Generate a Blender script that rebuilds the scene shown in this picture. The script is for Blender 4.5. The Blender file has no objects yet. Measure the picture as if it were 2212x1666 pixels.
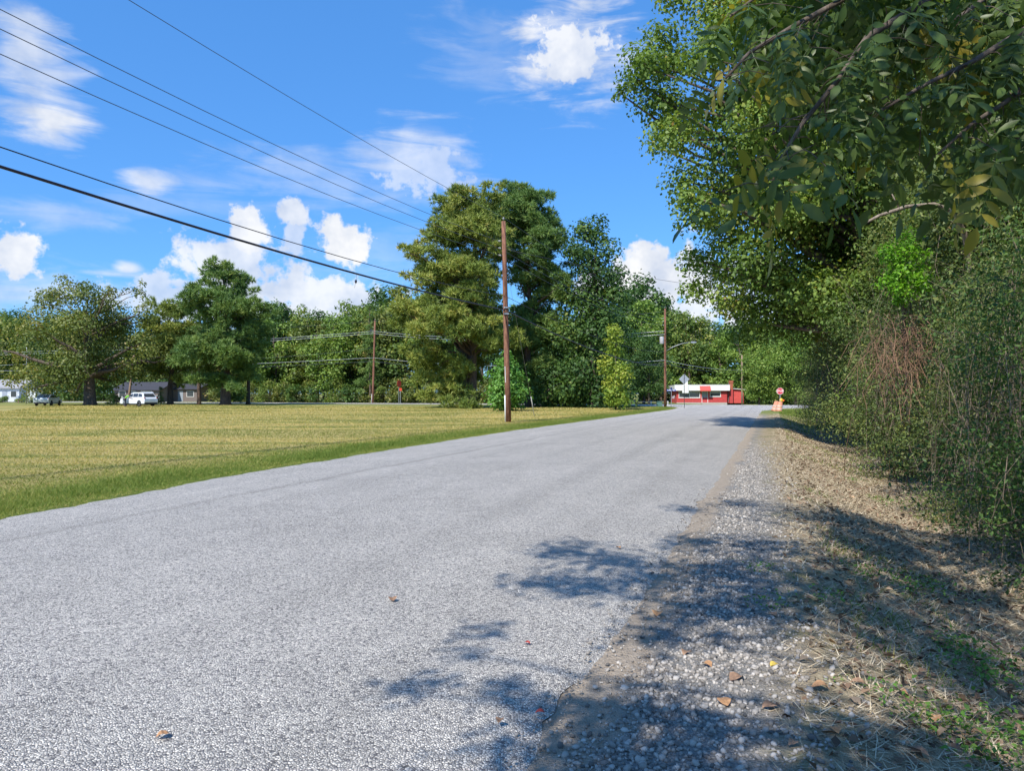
import bpy, math, random
import numpy as np
from mathutils import Vector, Matrix

random.seed(7)
scene = bpy.context.scene
COL = scene.collection
R = math.radians

# ------------------------------------------------------------------ camera
H_EYE, F_PX, CX, HOR = 1.6, 1590.0, 1106.0, 850.0      # photograph read at 2212 px wide
cy = scene.cycles
cy.max_bounces, cy.diffuse_bounces, cy.glossy_bounces, cy.transmission_bounces, cy.transparent_max_bounces = 5, 3, 2, 3, 4
cam = bpy.data.cameras.new('camera')
cam.sensor_width = 36.0
cam.lens = 36.0 * F_PX / 2212.0
cam.clip_start, cam.clip_end = 0.05, 6000
cam_ob = bpy.data.objects.new('camera', cam)
cam_ob.location = (0, 0, H_EYE)
cam_ob.rotation_euler = (R(90.62), 0, 0)
COL.objects.link(cam_ob)
scene.camera = cam_ob

# ------------------------------------------------------------------ sky and sun
SUN_EL, SHADOW_AZ = R(47), R(29)                         # shadows run away from the camera, to the right
def build_world():
    w = bpy.data.worlds.new('World'); scene.world = w; w.use_nodes = True
    w.cycles.sampling_method = 'MANUAL'; w.cycles.sample_map_resolution = 512
    nt = w.node_tree; nt.nodes.clear(); L = nt.links
    def n(t, **k):
        x = nt.nodes.new(t)
        for a, b in k.items(): setattr(x, a, b)
        return x
    def mth(op, a, b=None, c=None, clamp=False):
        x = n('ShaderNodeMath', operation=op); x.use_clamp = clamp
        for i, v in enumerate((a, b, c)):
            if v is None: continue
            if isinstance(v, (int, float)): x.inputs[i].default_value = v
            else: L.new(v, x.inputs[i])
        return x.outputs[0]
    def vm(op, a, b=None):
        x = n('ShaderNodeVectorMath', operation=op)
        for i, v in enumerate((a, b)):
            if v is None: continue
            if isinstance(v, tuple): x.inputs[i].default_value = v
            else: L.new(v, x.inputs[i])
        return x
    sky = n('ShaderNodeTexSky', sky_type='NISHITA')
    sky.sun_disc = False
    sky.sun_elevation = SUN_EL
    sky.sun_rotation = SHADOW_AZ + math.pi
    sky.air_density, sky.dust_density, sky.ozone_density = 1.0, 0.2, 2.5
    tint = vm('MULTIPLY', sky.outputs[0], (0.56, 0.90, 1.20)).outputs[0]
    deep = n('ShaderNodeMix', data_type='RGBA'); deep.inputs[0].default_value = .5; L.new(tint, deep.inputs[6]); deep.inputs[7].default_value = (.44, 1.85, 5.0, 1)
    tint = deep.outputs[2]
    tc = n('ShaderNodeTexCoord')
    sep = n('ShaderNodeSeparateXYZ'); L.new(tc.outputs['Generated'], sep.inputs[0])
    az = mth('ARCTAN2', sep.outputs[0], sep.outputs[1])
    el = mth('ARCSINE', sep.outputs[2])
    cmb = n('ShaderNodeCombineXYZ'); L.new(az, cmb.inputs[0]); L.new(el, cmb.inputs[1])
    P = cmb.outputs[0]
    def noise(scale, detail, rough, vec=None, dist=0.0):
        x = n('ShaderNodeTexNoise'); x.inputs['Scale'].default_value = scale
        x.inputs['Detail'].default_value = detail; x.inputs['Roughness'].default_value = rough
        x.inputs['Distortion'].default_value = dist
        L.new(vec if vec is not None else P, x.inputs['Vector']); return x.outputs[0]
    n_big = noise(11, 5, 0.62)
    n_puff = noise(26, 5, 0.55)
    n_fine = noise(75, 3, 0.6)
    str_vec = vm('MULTIPLY', P, (5.0, 22.0, 1.0)).outputs[0]
    n_str = noise(1.6, 6, 0.6, str_vec, 0.6)
    edge = mth('ADD', mth('MULTIPLY', mth('SUBTRACT', n_big, 0.5), 1.9), mth('ADD', mth('MULTIPLY', mth('SUBTRACT', n_puff, 0.5), 2.4), mth('MULTIPLY', mth('SUBTRACT', n_fine, 0.5), .9)))
    edge_s = mth('ADD', mth('MULTIPLY', mth('SUBTRACT', n_str, 0.5), 3.0), mth('MULTIPLY', mth('SUBTRACT', n_puff, 0.5), 0.5))
    def blob(px, py, rx, ry, op, kind):
        dx = px - CX
        a = math.atan2(dx, F_PX); e = math.atan2(HOR - py, math.hypot(F_PX, dx))
        ca = math.cos(a) ** 2
        d = vm('SUBTRACT', P, (a, e, 0)).outputs[0]
        d = vm('MULTIPLY', d, (F_PX / rx / ca, F_PX / ry, 0)).outputs[0]
        q = vm('LENGTH', d).outputs['Value']
        q = mth('ADD', q, edge if kind == 0 else edge_s)
        m = n('ShaderNodeMapRange', interpolation_type='SMOOTHSTEP'); L.new(q, m.inputs[0])
        m.inputs[1].default_value = 1.15; m.inputs[2].default_value = 0.70 if kind == 0 else -0.1
        m.inputs[3].default_value = 0.0; m.inputs[4].default_value = op
        return m.outputs[0]
    blobs = [(50, 90, 95, 62, .75, 1), (90, 185, 120, 50, .7, 1), (115, 258, 95, 45, .95, 1), (1225, 105, 145, 105, 1.0, 1),
             (1225, 105, 80, 60, .9, 0), (1060, 110, 150, 90, .22, 1), (880, 345, 150, 95, .62, 1), (910, 370, 85, 50, .55, 0),
             (760, 400, 330, 60, .30, 1), (640, 360, 180, 50, .3, 1), (320, 402, 62, 28, .75, 1), (35, 548, 62, 48, .95, 0),
             (540, 495, 52, 50, .95, 0), (632, 458, 38, 26, .9, 0), (636, 510, 22, 40, .7, 0), (500, 570, 120, 62, .85, 0),
             (745, 535, 60, 62, 1., 0), (700, 640, 170, 62, .9, 0), (430, 640, 190, 55, .75, 0), (1405, 600, 120, 78, 1., 0),
             (1450, 690, 170, 60, .9, 0), (110, 468, 190, 34, .35, 1), (90, 640, 260, 60, .55, 1), (272, 580, 30, 14, .8, 1),
             (380, 440, 260, 30, .2, 1), (250, 592, 130, 8, .5, 1), (850, 560, 240, 70, .2, 1), (1600, 640, 200, 80, .7, 0)]
    cov = None
    for b in blobs:
        m = blob(*b); cov = m if cov is None else mth('MAXIMUM', cov, m)
    # the rest of the sky, outside the part in view: the same sort of scattered cumulus
    g = n('ShaderNodeMapRange', interpolation_type='SMOOTHSTEP'); L.new(noise(3.2, 5, .6), g.inputs[0])
    g.inputs[1].default_value = .56; g.inputs[2].default_value = .70
    side = n('ShaderNodeMapRange', interpolation_type='SMOOTHSTEP'); L.new(mth('ABSOLUTE', az), side.inputs[0])
    side.inputs[1].default_value = .66; side.inputs[2].default_value = .85
    up = n('ShaderNodeMapRange', interpolation_type='SMOOTHSTEP'); L.new(el, up.inputs[0])
    up.inputs[1].default_value = .02; up.inputs[2].default_value = .08
    cov = mth('MAXIMUM', cov, mth('MULTIPLY', mth('MULTIPLY', g.outputs[0], side.outputs[0]), up.outputs[0]))
    shade = n('ShaderNodeValToRGB'); L.new(noise(13, 4, .6, vm('ADD', P, (0.013, -0.03, 0)).outputs[0]), shade.inputs[0])
    e = shade.color_ramp.elements
    e[0].position, e[0].color = .36, (3.5, 3.9, 4.7, 1); e[1].position, e[1].color = .60, (5.4, 5.45, 5.55, 1)
    mix = n('ShaderNodeMix', data_type='RGBA'); L.new(cov, mix.inputs[0]); L.new(tint, mix.inputs[6]); L.new(shade.outputs[0], mix.inputs[7])
    bg = n('ShaderNodeBackground'); bg.inputs[1].default_value = 0.135
    L.new(mix.outputs[2], bg.inputs[0])
    out = n('ShaderNodeOutputWorld'); L.new(bg.outputs[0], out.inputs[0])
build_world()
sun = bpy.data.lights.new('sun', 'SUN'); sun.energy = 4.4; sun.angle = R(0.53); sun.color = (1.0, .95, .87)
sun_ob = bpy.data.objects.new('sun', sun); COL.objects.link(sun_ob)
SUN_DIR = Vector((math.sin(SHADOW_AZ) * math.cos(SUN_EL), math.cos(SHADOW_AZ) * math.cos(SUN_EL), -math.sin(SUN_EL)))
sun_ob.rotation_euler = SUN_DIR.to_track_quat('-Z', 'Y').to_euler()
sun_ob.location = (-20, -40, 60)
scene.view_settings.view_transform = 'Standard'
scene.view_settings.look = 'None'
scene.view_settings.exposure = 0.45
scene.view_settings.gamma = 1.0

# ------------------------------------------------------------------ frames of reference
U = np.array([math.sin(R(19.5)), math.cos(R(19.5))]); V = np.array([U[1], -U[0]])
def sv(s, v):  return (s * U[0] + v * V[0], s * U[1] + v * V[1])       # along the road, across it -> x, y
def X_at(px, d): return (px - CX) / F_PX * d
def Z_at(py, d): return H_EYE + (HOR - py) / F_PX * d
def pt(px, py, d): return np.array([X_at(px, d), d, Z_at(py, d)])
def sstep(a, b, x):
    t = np.clip((np.asarray(x, float) - a) / (b - a), 0, 1); return t * t * (3 - 2 * t)
def wob(x, seed, f=1.0):
    r = np.random.RandomState(seed); o = 0
    for k in range(5): o = o + np.sin(np.asarray(x) * f * (1.7 ** k) + r.uniform(0, 6.3)) / (1.35 ** k)
    return o / 3.0
def v_left(s):  return np.interp(s, [-60, 6.7, 11.4, 20.8, 29.9, 55, 73.8, 84, 92, 96], [-9.2, -9.4, -10.1, -10.5, -10.7, -10.1, -9.6, -10.2, -12.5, -17])
def v_right(s): return np.interp(s, [-60, 0, 60, 72, 84, 92, 96], [-.95, -.95, -.95, -.8, 1.2, 5.5, 11])
def height(s, v):
    s = np.asarray(s, float); v = np.asarray(v, float)
    fade = 1 - sstep(52, 70, s)
    ditch = -.66 * sstep(.1, 2.5, v) + .60 * sstep(2.9, 5.5, v)
    left = -.05 * sstep(0, .8, v_left(s) - v)+ .06 * sstep(1.5, 4, v_left(s) - v)
    far = -.42 * sstep(103, 128, s) * sstep(-22, -6, v)
    tex = .015 * np.sin(v * 2.1 + s * .7) * np.sin(s * 1.3 - v) * sstep(.2, 1.2, v) * (1 - sstep(40, 60, s))
    return ditch * fade + left + far + tex
def ground_z(x, y):
    return float(height(x * U[0] + y * U[1], x * V[0] + y * V[1]))

# ------------------------------------------------------------------ materials
def node_mat(name):
    m = bpy.data.materials.new(name); m.use_nodes = True
    nt = m.node_tree; b = nt.nodes['Principled BSDF']
    return m, nt, b
def nd(nt, t, **k):
    x = nt.nodes.new(t)
    for a, v in k.items(): setattr(x, a, v)
    return x
def ramp(nt, src, stops):
    r = nd(nt, 'ShaderNodeValToRGB'); nt.links.new(src, r.inputs[0]); e = r.color_ramp.elements
    while len(e) < len(stops): e.new(.5)
    for i, (p, c) in enumerate(stops): e[i].position = p; e[i].color = (*c, 1)
    return r.outputs[0]
def noise_n(nt, scale, detail=4, rough=.55, vec=None, dist=0):
    x = nd(nt, 'ShaderNodeTexNoise'); x.inputs['Scale'].default_value = scale
    x.inputs['Detail'].default_value = detail; x.inputs['Roughness'].default_value = rough; x.inputs['Distortion'].default_value = dist
    if vec is None:
        tc = nd(nt, 'ShaderNodeTexCoord'); vec = tc.outputs['Object']
    nt.links.new(vec, x.inputs['Vector']); return x.outputs[0]
def mapping(nt, scale, rot=(0, 0, 0)):
    tc = nd(nt, 'ShaderNodeTexCoord'); m = nd(nt, 'ShaderNodeMapping')
    m.inputs['Scale'].default_value = scale; m.inputs['Rotation'].default_value = rot
    nt.links.new(tc.outputs['Object'], m.inputs[0]); return m.outputs[0]
def mixc(nt, fac, a, b, mode='MIX'):
    x = nd(nt, 'ShaderNodeMix', data_type='RGBA'); x.blend_type = mode
    for i, v in ((0, fac), (6, a), (7, b)):
        if isinstance(v, (int, float)): x.inputs[i].default_value = v
        elif isinstance(v, tuple): x.inputs[i].default_value = (*v, 1)
        else: nt.links.new(v, x.inputs[i])
    return x.outputs[2]
def mmath(nt, op, a, b=None, clamp=False):
    x = nd(nt, 'ShaderNodeMath', operation=op); x.use_clamp = clamp
    for i, v in enumerate((a, b)):
        if v is None: continue
        if isinstance(v, (int, float)): x.inputs[i].default_value = v
        else: nt.links.new(v, x.inputs[i])
    return x.outputs[0]
def maprange(nt, v, a, b, c=0., d=1., smooth=True):
    x = nd(nt, 'ShaderNodeMapRange', interpolation_type='SMOOTHSTEP' if smooth else 'LINEAR'); nt.links.new(v, x.inputs[0])
    for i, q in enumerate((a, b, c, d)): x.inputs[i + 1].default_value = q
    return x.outputs[0]
def attr(nt, name):
    a = nd(nt, 'ShaderNodeAttribute'); a.attribute_name = name; return a.outputs['Fac']
def bump(nt, b, h, strength, dist):
    x = nd(nt, 'ShaderNodeBump'); x.inputs['Strength'].default_value = strength; x.inputs['Distance'].default_value = dist
    nt.links.new(h, x.inputs['Height']); nt.links.new(x.outputs[0], b.inputs['Normal'])

def plain(name, col, rough=.6, metal=0., var=.12, scale=8., spec=.4, bump_s=0.):
    """a paint or metal with a little uneven wear"""
    m, nt, b = node_mat(name)
    f = noise_n(nt, scale, 5, .6)
    lo = tuple(c * (1 - var * 1.6) for c in col); hi = tuple(min(1, c * (1 + var)) for c in col)
    nt.links.new(ramp(nt, f, [(.3, lo), (.7, hi)]), b.inputs['Base Color'])
    b.inputs['Roughness'].default_value = rough; b.inputs['Metallic'].default_value = metal
    b.inputs['Specular IOR Level'].default_value = spec
    if bump_s: bump(nt, b, f, bump_s, .02)
    return m
def leaf_mat(name, stops, trans=.35, rough=.5, spec=.3, boost=(1.16, 1.2, .95)):
    m, nt, b = node_mat(name)
    c = ramp(nt, attr(nt, 'tint'), [(p, tuple(min(.8, a * b) for a, b in zip(q, boost))) for p, q in stops])
    nt.links.new(c, b.inputs['Base Color']); b.inputs['Roughness'].default_value = rough
    b.inputs['Specular IOR Level'].default_value = spec
    t = nd(nt, 'ShaderNodeBsdfTranslucent'); nt.links.new(mixc(nt, 1.0, c, (1.15, 1.2, .55), 'MULTIPLY'), t.inputs[0])
    mx = nd(nt, 'ShaderNodeMixShader'); mx.inputs[0].default_value = trans
    nt.links.new(b.outputs[0], mx.inputs[1]); nt.links.new(t.outputs[0], mx.inputs[2])
    nt.links.new(mx.outputs[0], nt.nodes['Material Output'].inputs[0])
    return m
def bark_mat(name, a, b2, scale=9.):
    m, nt, b = node_mat(name)
    f = noise_n(nt, 1.0, 6, .65, mapping(nt, (scale, scale, scale * .22)), .5)
    nt.links.new(ramp(nt, f, [(.35, a), (.65, b2)]), b.inputs['Base Color']); b.inputs['Roughness'].default_value = .9
    bump(nt, b, f, .7, .05); return m
def tint_mat(name, stops, rough=.8, spec=.2):
    m, nt, b = node_mat(name)
    nt.links.new(ramp(nt, attr(nt, 'tint'), stops), b.inputs['Base Color'])
    b.inputs['Roughness'].default_value = rough; b.inputs['Specular IOR Level'].default_value = spec; return m

MT = {}
MT['gum'] = leaf_mat('sweetgum_leaf', [(0, (.07, .12, .03)), (.4, (.13, .20, .05)), (.75, (.21, .28, .075)), (.93, (.34, .34, .09)), (1, (.32, .20, .07))])
MT['thicket'] = leaf_mat('thicket_leaf', [(0, (.055, .085, .035)), (.4, (.10, .14, .05)), (.75, (.17, .20, .07)), (.92, (.25, .24, .09)), (1, (.27, .20, .10))], .28)
MT['privet'] = leaf_mat('privet_leaf', [(0, (.08, .19, .02)), (.5, (.15, .33, .03)), (1, (.28, .44, .05))], .4)
MT['oak'] = leaf_mat('oak_leaf', [(0, (.06, .09, .03)), (.4, (.11, .145, .045)), (.75, (.19, .20, .06)), (1, (.27, .20, .09))], .3, .5, .3, (1.35, 1.35, 1.1))
MT['hard'] = leaf_mat('hardwood_leaf', [(0, (.035, .075, .03)), (.5, (.065, .125, .04)), (.85, (.12, .19, .055)), (1, (.2, .22, .06))], .3)
MT['wood'] = leaf_mat('forest_leaf', [(0, (.06, .11, .035)), (.4, (.115, .18, .05)), (.7, (.18, .235, .06)), (1, (.34, .31, .11))], .32, .5, .3, (1.35, 1.32, 1.15))
MT['pale'] = leaf_mat('paler_forest_leaf', [(0, (.10, .17, .05)), (.5, (.17, .26, .065)), (1, (.28, .33, .09))], .32)
MT['lime'] = leaf_mat('yellow_green_leaf', [(0, (.14, .22, .04)), (.5, (.26, .32, .06)), (1, (.42, .40, .09))], .35)
MT['fresh'] = leaf_mat('fresh_green_leaf', [(0, (.06, .16, .04)), (.5, (.12, .26, .06)), (1, (.22, .36, .10))], .35)
MT['pine'] = leaf_mat('pine_needle', [(0, (.07, .105, .03)), (.4, (.13, .165, .04)), (.75, (.20, .215, .06)), (1, (.25, .21, .07))], .15, .55, .3, (1.75, 1.75, 1.4))
MT['pine2'] = leaf_mat('dark_pine_needle', [(0, (.05, .10, .035)), (.5, (.09, .155, .045)), (1, (.16, .21, .06))], .15, .55, .3, (1.75, 1.65, 1.4))
MT['walnut'] = leaf_mat('walnut_leaflet', [(0, (.06, .11, .035)), (.5, (.10, .165, .045)), (.85, (.17, .22, .05)), (1, (.36, .30, .05))], .36, .42, .4, (.95, .92, .65))
MT['weed'] = leaf_mat('weed_leaf', [(0, (.06, .15, .03)), (.5, (.11, .23, .045)), (1, (.19, .30, .07))], .3)
MT['bark'] = bark_mat('grey_brown_bark', (.06, .045, .035), (.17, .13, .10))
MT['pinebark'] = bark_mat('pine_bark', (.05, .035, .028), (.16, .105, .075), 6)
MT['palebark'] = bark_mat('pale_twig_bark', (.16, .12, .09), (.36, .29, .22), 14)
MT['twig'] = bark_mat('brown_vine_stem', (.14, .10, .07), (.36, .28, .20), 14)
MT['drytwig'] = bark_mat('dry_red_brown_twig', (.20, .11, .06), (.40, .24, .15), 20)
MT['pole'] = bark_mat('creosoted_pole_wood', (.12, .05, .03), (.30, .14, .085), 12)
MT['oldpole'] = bark_mat('weathered_pole_wood', (.20, .13, .09), (.40, .29, .20), 12)
MT['cable'] = plain('black_cable', (.035, .03, .045), .55)
MT['wire'] = plain('dull_wire', (.10, .11, .14), .45, .4)
MT['brightwire'] = plain('aluminium_wire', (.62, .64, .64), .35, .3)
MT['galv'] = plain('galvanised_steel', (.42, .44, .46), .45, .6)
MT['porcelain'] = plain('grey_porcelain', (.45, .45, .46), .25)
MT['white'] = plain('white_paint', (.78, .78, .76), .5, var=.06)
MT['red'] = plain('red_wall_paint', (.52, .065, .065), .65, var=.10, scale=3)
MT['redsiding'] = plain('faded_red_siding', (.60, .085, .075), .6, var=.08, scale=3)
MT['redawning'] = plain('red_metal_awning', (.62, .10, .08), .45, var=.08)
MT['brickred'] = plain('chimney_brick', (.42, .13, .07), .85, var=.3, scale=14)
MT['glass'] = plain('dark_window_glass', (.045, .05, .055), .08, var=.2, spec=.8)
MT['blind'] = plain('window_blind', (.36, .35, .35), .7)
MT['door'] = plain('grey_door', (.33, .37, .42), .5)
MT['concrete'] = plain('concrete_kerb', (.42, .40, .37), .9, var=.15)
MT['signback'] = plain('bare_aluminium_sign', (.50, .54, .60), .35, .5)
MT['signred'] = plain('stop_sign_red', (.55, .03, .05), .4, var=.05)
MT['signorange'] = plain('faded_red_sign', (.62, .06, .03), .45, var=.06)
MT['signblue'] = plain('street_sign_blue', (.05, .09, .38), .4)
MT['yellow'] = plain('yellow_marker', (.75, .48, .03), .5)
MT['orange'] = plain('orange_flag', (.75, .16, .03), .6)
MT['barrel'] = plain('faded_orange_plastic', (.66, .27, .16), .6, var=.12, scale=5)
MT['barrelband'] = plain('dull_white_band', (.62, .48, .40), .5, var=.2)
MT['green_box'] = plain('green_utility_paint', (.10, .20, .17), .5)
MT['carwhite'] = plain('white_car_paint', (.70, .72, .74), .22, var=.03, spec=.6)
MT['carsilver'] = plain('silver_car_paint', (.50, .57, .62), .25, .35, var=.04, spec=.6)
MT['tyre'] = plain('tyre_rubber', (.02, .02, .021), .85)
MT['rim'] = plain('alloy_rim', (.55, .56, .58), .3, .7)
MT['trim'] = plain('black_trim', (.025, .025, .028), .5)
MT['lamp_red'] = plain('tail_lamp_red', (.38, .02, .02), .25)
MT['lamp_clear'] = plain('head_lamp_clear', (.6, .62, .65), .15)
MT['shingle'] = plain('dark_roof_shingle', (.055, .055, .065), .9, var=.3, scale=20)
MT['housewall'] = plain('dusty_house_wall', (.20, .165, .15), .8)
MT['bluewhite'] = plain('bluish_white_wall', (.62, .66, .70), .7)
MT['skin'] = plain('skin', (.30, .17, .12), .6)
MT['hivis'] = plain('lime_shirt', (.25, .72, .06), .75)
MT['denim'] = plain('dark_trousers', (.035, .04, .06), .85)
MT['hair'] = plain('dark_hair', (.02, .015, .012), .7)
MT['fallen_o'] = plain('orange_fallen_leaf', (.46, .25, .12), .75, var=.3, scale=40)
MT['fallen_b'] = plain('brown_fallen_leaf', (.30, .18, .11), .75, var=.3, scale=40)
MT['fallen_r'] = plain('red_fallen_leaf', (.45, .07, .05), .7, var=.25, scale=40)
MT['fallen_y'] = plain('yellow_fallen_leaf', (.62, .44, .08), .7, var=.25, scale=40)
MT['litter'] = tint_mat('leaf_litter', [(0, (.10, .065, .045)), (.4, (.22, .14, .09)), (.75, (.36, .26, .17)), (1, (.50, .34, .2))])
MT['straw'] = tint_mat('dry_straw', [(0, (.22, .16, .10)), (.5, (.50, .41, .27)), (1, (.72, .62, .45))])
MT['stone'] = tint_mat('limestone_chip', [(0, (.125, .115, .105)), (.5, (.315, .285, .25)), (1, (.53, .485, .43))], .95)
MT['grass'] = leaf_mat('verge_grass', [(0, (.10, .17, .03)), (.45, (.17, .25, .05)), (.75, (.30, .33, .09)), (1, (.50, .42, .18))], .3, .6, .2, (1.08, 1.0, .9))
MT['field'] = leaf_mat('mown_field_grass', [(0, (.16, .21, .05)), (.35, (.33, .32, .10)), (.7, (.50, .42, .16)), (1, (.60, .51, .27))], .25, .7, .15, (1.14, 1.04, .95))

# ------------------------------------------------------------------ mesh helpers
def fast_mesh(name, Vt, Fc, mat=None, tint=None, smooth=False):
    Vt = np.asarray(Vt, np.float32).reshape(-1, 3); Fc = np.asarray(Fc, np.int32); k = Fc.shape[1]
    me = bpy.data.meshes.new(name)
    me.vertices.add(len(Vt)); me.vertices.foreach_set('co', Vt.ravel())
    me.loops.add(Fc.size); me.loops.foreach_set('vertex_index', Fc.ravel())
    me.polygons.add(len(Fc)); me.polygons.foreach_set('loop_start', np.arange(len(Fc), dtype=np.int32) * k)
    try: me.polygons.foreach_set('loop_total', np.full(len(Fc), k, np.int32))
    except Exception: pass
    if tint is not None:
        a = me.attributes.new('tint', 'FLOAT', 'POINT'); a.data.foreach_set('value', np.asarray(tint, np.float32))
    me.update(calc_edges=True)
    if smooth: me.polygons.foreach_set('use_smooth', np.ones(len(Fc), bool))
    if mat: me.materials.append(mat)
    return me
def link(name, me, parent=None, loc=None, rot=None):
    o = bpy.data.objects.new(name, me); COL.objects.link(o)
    if parent is not None: o.parent = parent
    if loc is not None: o.location = loc
    if rot is not None: o.rotation_euler = rot
    return o
def tag(o, label=None, cat=None, group=None, kind=None):
    if label: o['label'] = label
    if cat: o['category'] = cat
    if group: o['group'] = group
    if kind: o['kind'] = kind
    return o
def thing(name, label, cat, loc=(0, 0, 0), rz=0., group=None, scale=1.):
    o = bpy.data.objects.new(name, None); COL.objects.link(o); o.empty_display_size = .2
    o.location = loc; o.rotation_euler = (0, 0, rz); o.scale = (scale,) * 3
    return tag(o, label, cat, group)

class MB:
    """collects shapes, builds one mesh object"""
    def __init__(s): s.v = []; s.f = []
    def add(s, vs, fs):
        k = len(s.v); s.v += [tuple(map(float, p)) for p in vs]; s.f += [tuple(k + i for i in q) for q in fs]; return s
    def box(s, x0, x1, y0, y1, z0, z1):
        return s.add([(x, y, z) for z in (z0, z1) for y in (y0, y1) for x in (x0, x1)],
                     [(0, 2, 3, 1), (4, 5, 7, 6), (0, 1, 5, 4), (2, 6, 7, 3), (0, 4, 6, 2), (1, 3, 7, 5)])
    def tube(s, pts, radii, n=8, cap=True):
        pts = [Vector(p) for p in pts]; m = len(pts)
        if isinstance(radii, (int, float)): radii = [radii] * m
        vs = []
        for i, p in enumerate(pts):
            d = (pts[min(i + 1, m - 1)] - pts[max(i - 1, 0)]).normalized()
            a = d.cross(Vector((.13, .21, 1)) if abs(d.z) < .95 else Vector((1, .1, .05))).normalized(); b = d.cross(a)
            for k in range(n):
                t = 2 * math.pi * k / n; vs.append(p + (a * math.cos(t) + b * math.sin(t)) * radii[i])
        fs = [(i * n + k, i * n + (k + 1) % n, (i + 1) * n + (k + 1) % n, (i + 1) * n + k) for i in range(m - 1) for k in range(n)]
        if cap: fs += [tuple(range(n))[::-1], tuple((m - 1) * n + k for k in range(n))]
        return s.add(vs, fs)
    def prism(s, poly, axis, a, b):
        """closed outline in the two other axes, extruded along axis from a to b"""
        n = len(poly)
        def P(u, w, t): return {'x': (t, u, w), 'y': (u, t, w), 'z': (u, w, t)}[axis]
        return s.add([P(u, w, a) for u, w in poly] + [P(u, w, b) for u, w in poly],
                     [tuple(range(n))[::-1], tuple(range(n, 2 * n))] + [(i, (i + 1) % n, n + (i + 1) % n, n + i) for i in range(n)])
    def lathe(s, prof, n=16, M=None):
        vs = [Vector((r * math.cos(2 * math.pi * k / n), r * math.sin(2 * math.pi * k / n), z)) for r, z in prof for k in range(n)]
        if M is not None: vs = [M @ p for p in vs]
        m = len(prof)
        fs = [(i * n + k, i * n + (k + 1) % n, (i + 1) * n + (k + 1) % n, (i + 1) * n + k) for i in range(m - 1) for k in range(n)]
        fs += [tuple(range(n))[::-1], tuple((m - 1) * n + k for k in range(n))]
        return s.add(vs, fs)
    def mesh(s, name, mat, smooth=False):
        me = bpy.data.meshes.new(name); me.from_pydata(s.v, [], s.f); me.update()
        if mat: me.materials.append(MT[mat] if isinstance(mat, str) else mat)
        if smooth: me.polygons.foreach_set('use_smooth', np.ones(len(me.polygons), bool))
        return me
    def build(s, name, mat, parent=None, smooth=False, bevel=0., loc=None, rot=None):
        o = link(name, s.mesh(name, mat, smooth), parent, loc, rot)
        if bevel:
            b = o.modifiers.new('bevel', 'BEVEL'); b.width = bevel; b.segments = 2; b.limit_method = 'ANGLE'
        return o

# ------------------------------------------------------------------ ground, road, streets
def sv_grid(S, Vv, zfun):
    SS, VV = np.meshgrid(S, Vv, indexing='ij')
    x = SS * U[0] + VV * V[0]; y = SS * U[1] + VV * V[1]
    P = np.stack([x, y, zfun(SS, VV)], -1).reshape(-1, 3)
    a, b = SS.shape; I = np.arange(a * b).reshape(a, b)
    F = np.stack([I[:-1, :-1], I[:-1, 1:], I[1:, 1:], I[1:, :-1]], -1).reshape(-1, 4)[:, ::-1]
    return P, F, SS.ravel(), VV.ravel()
def add_attr(me, name, val):
    a = me.attributes.new(name, 'FLOAT', 'POINT'); a.data.foreach_set('value', np.asarray(val, np.float32))

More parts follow.
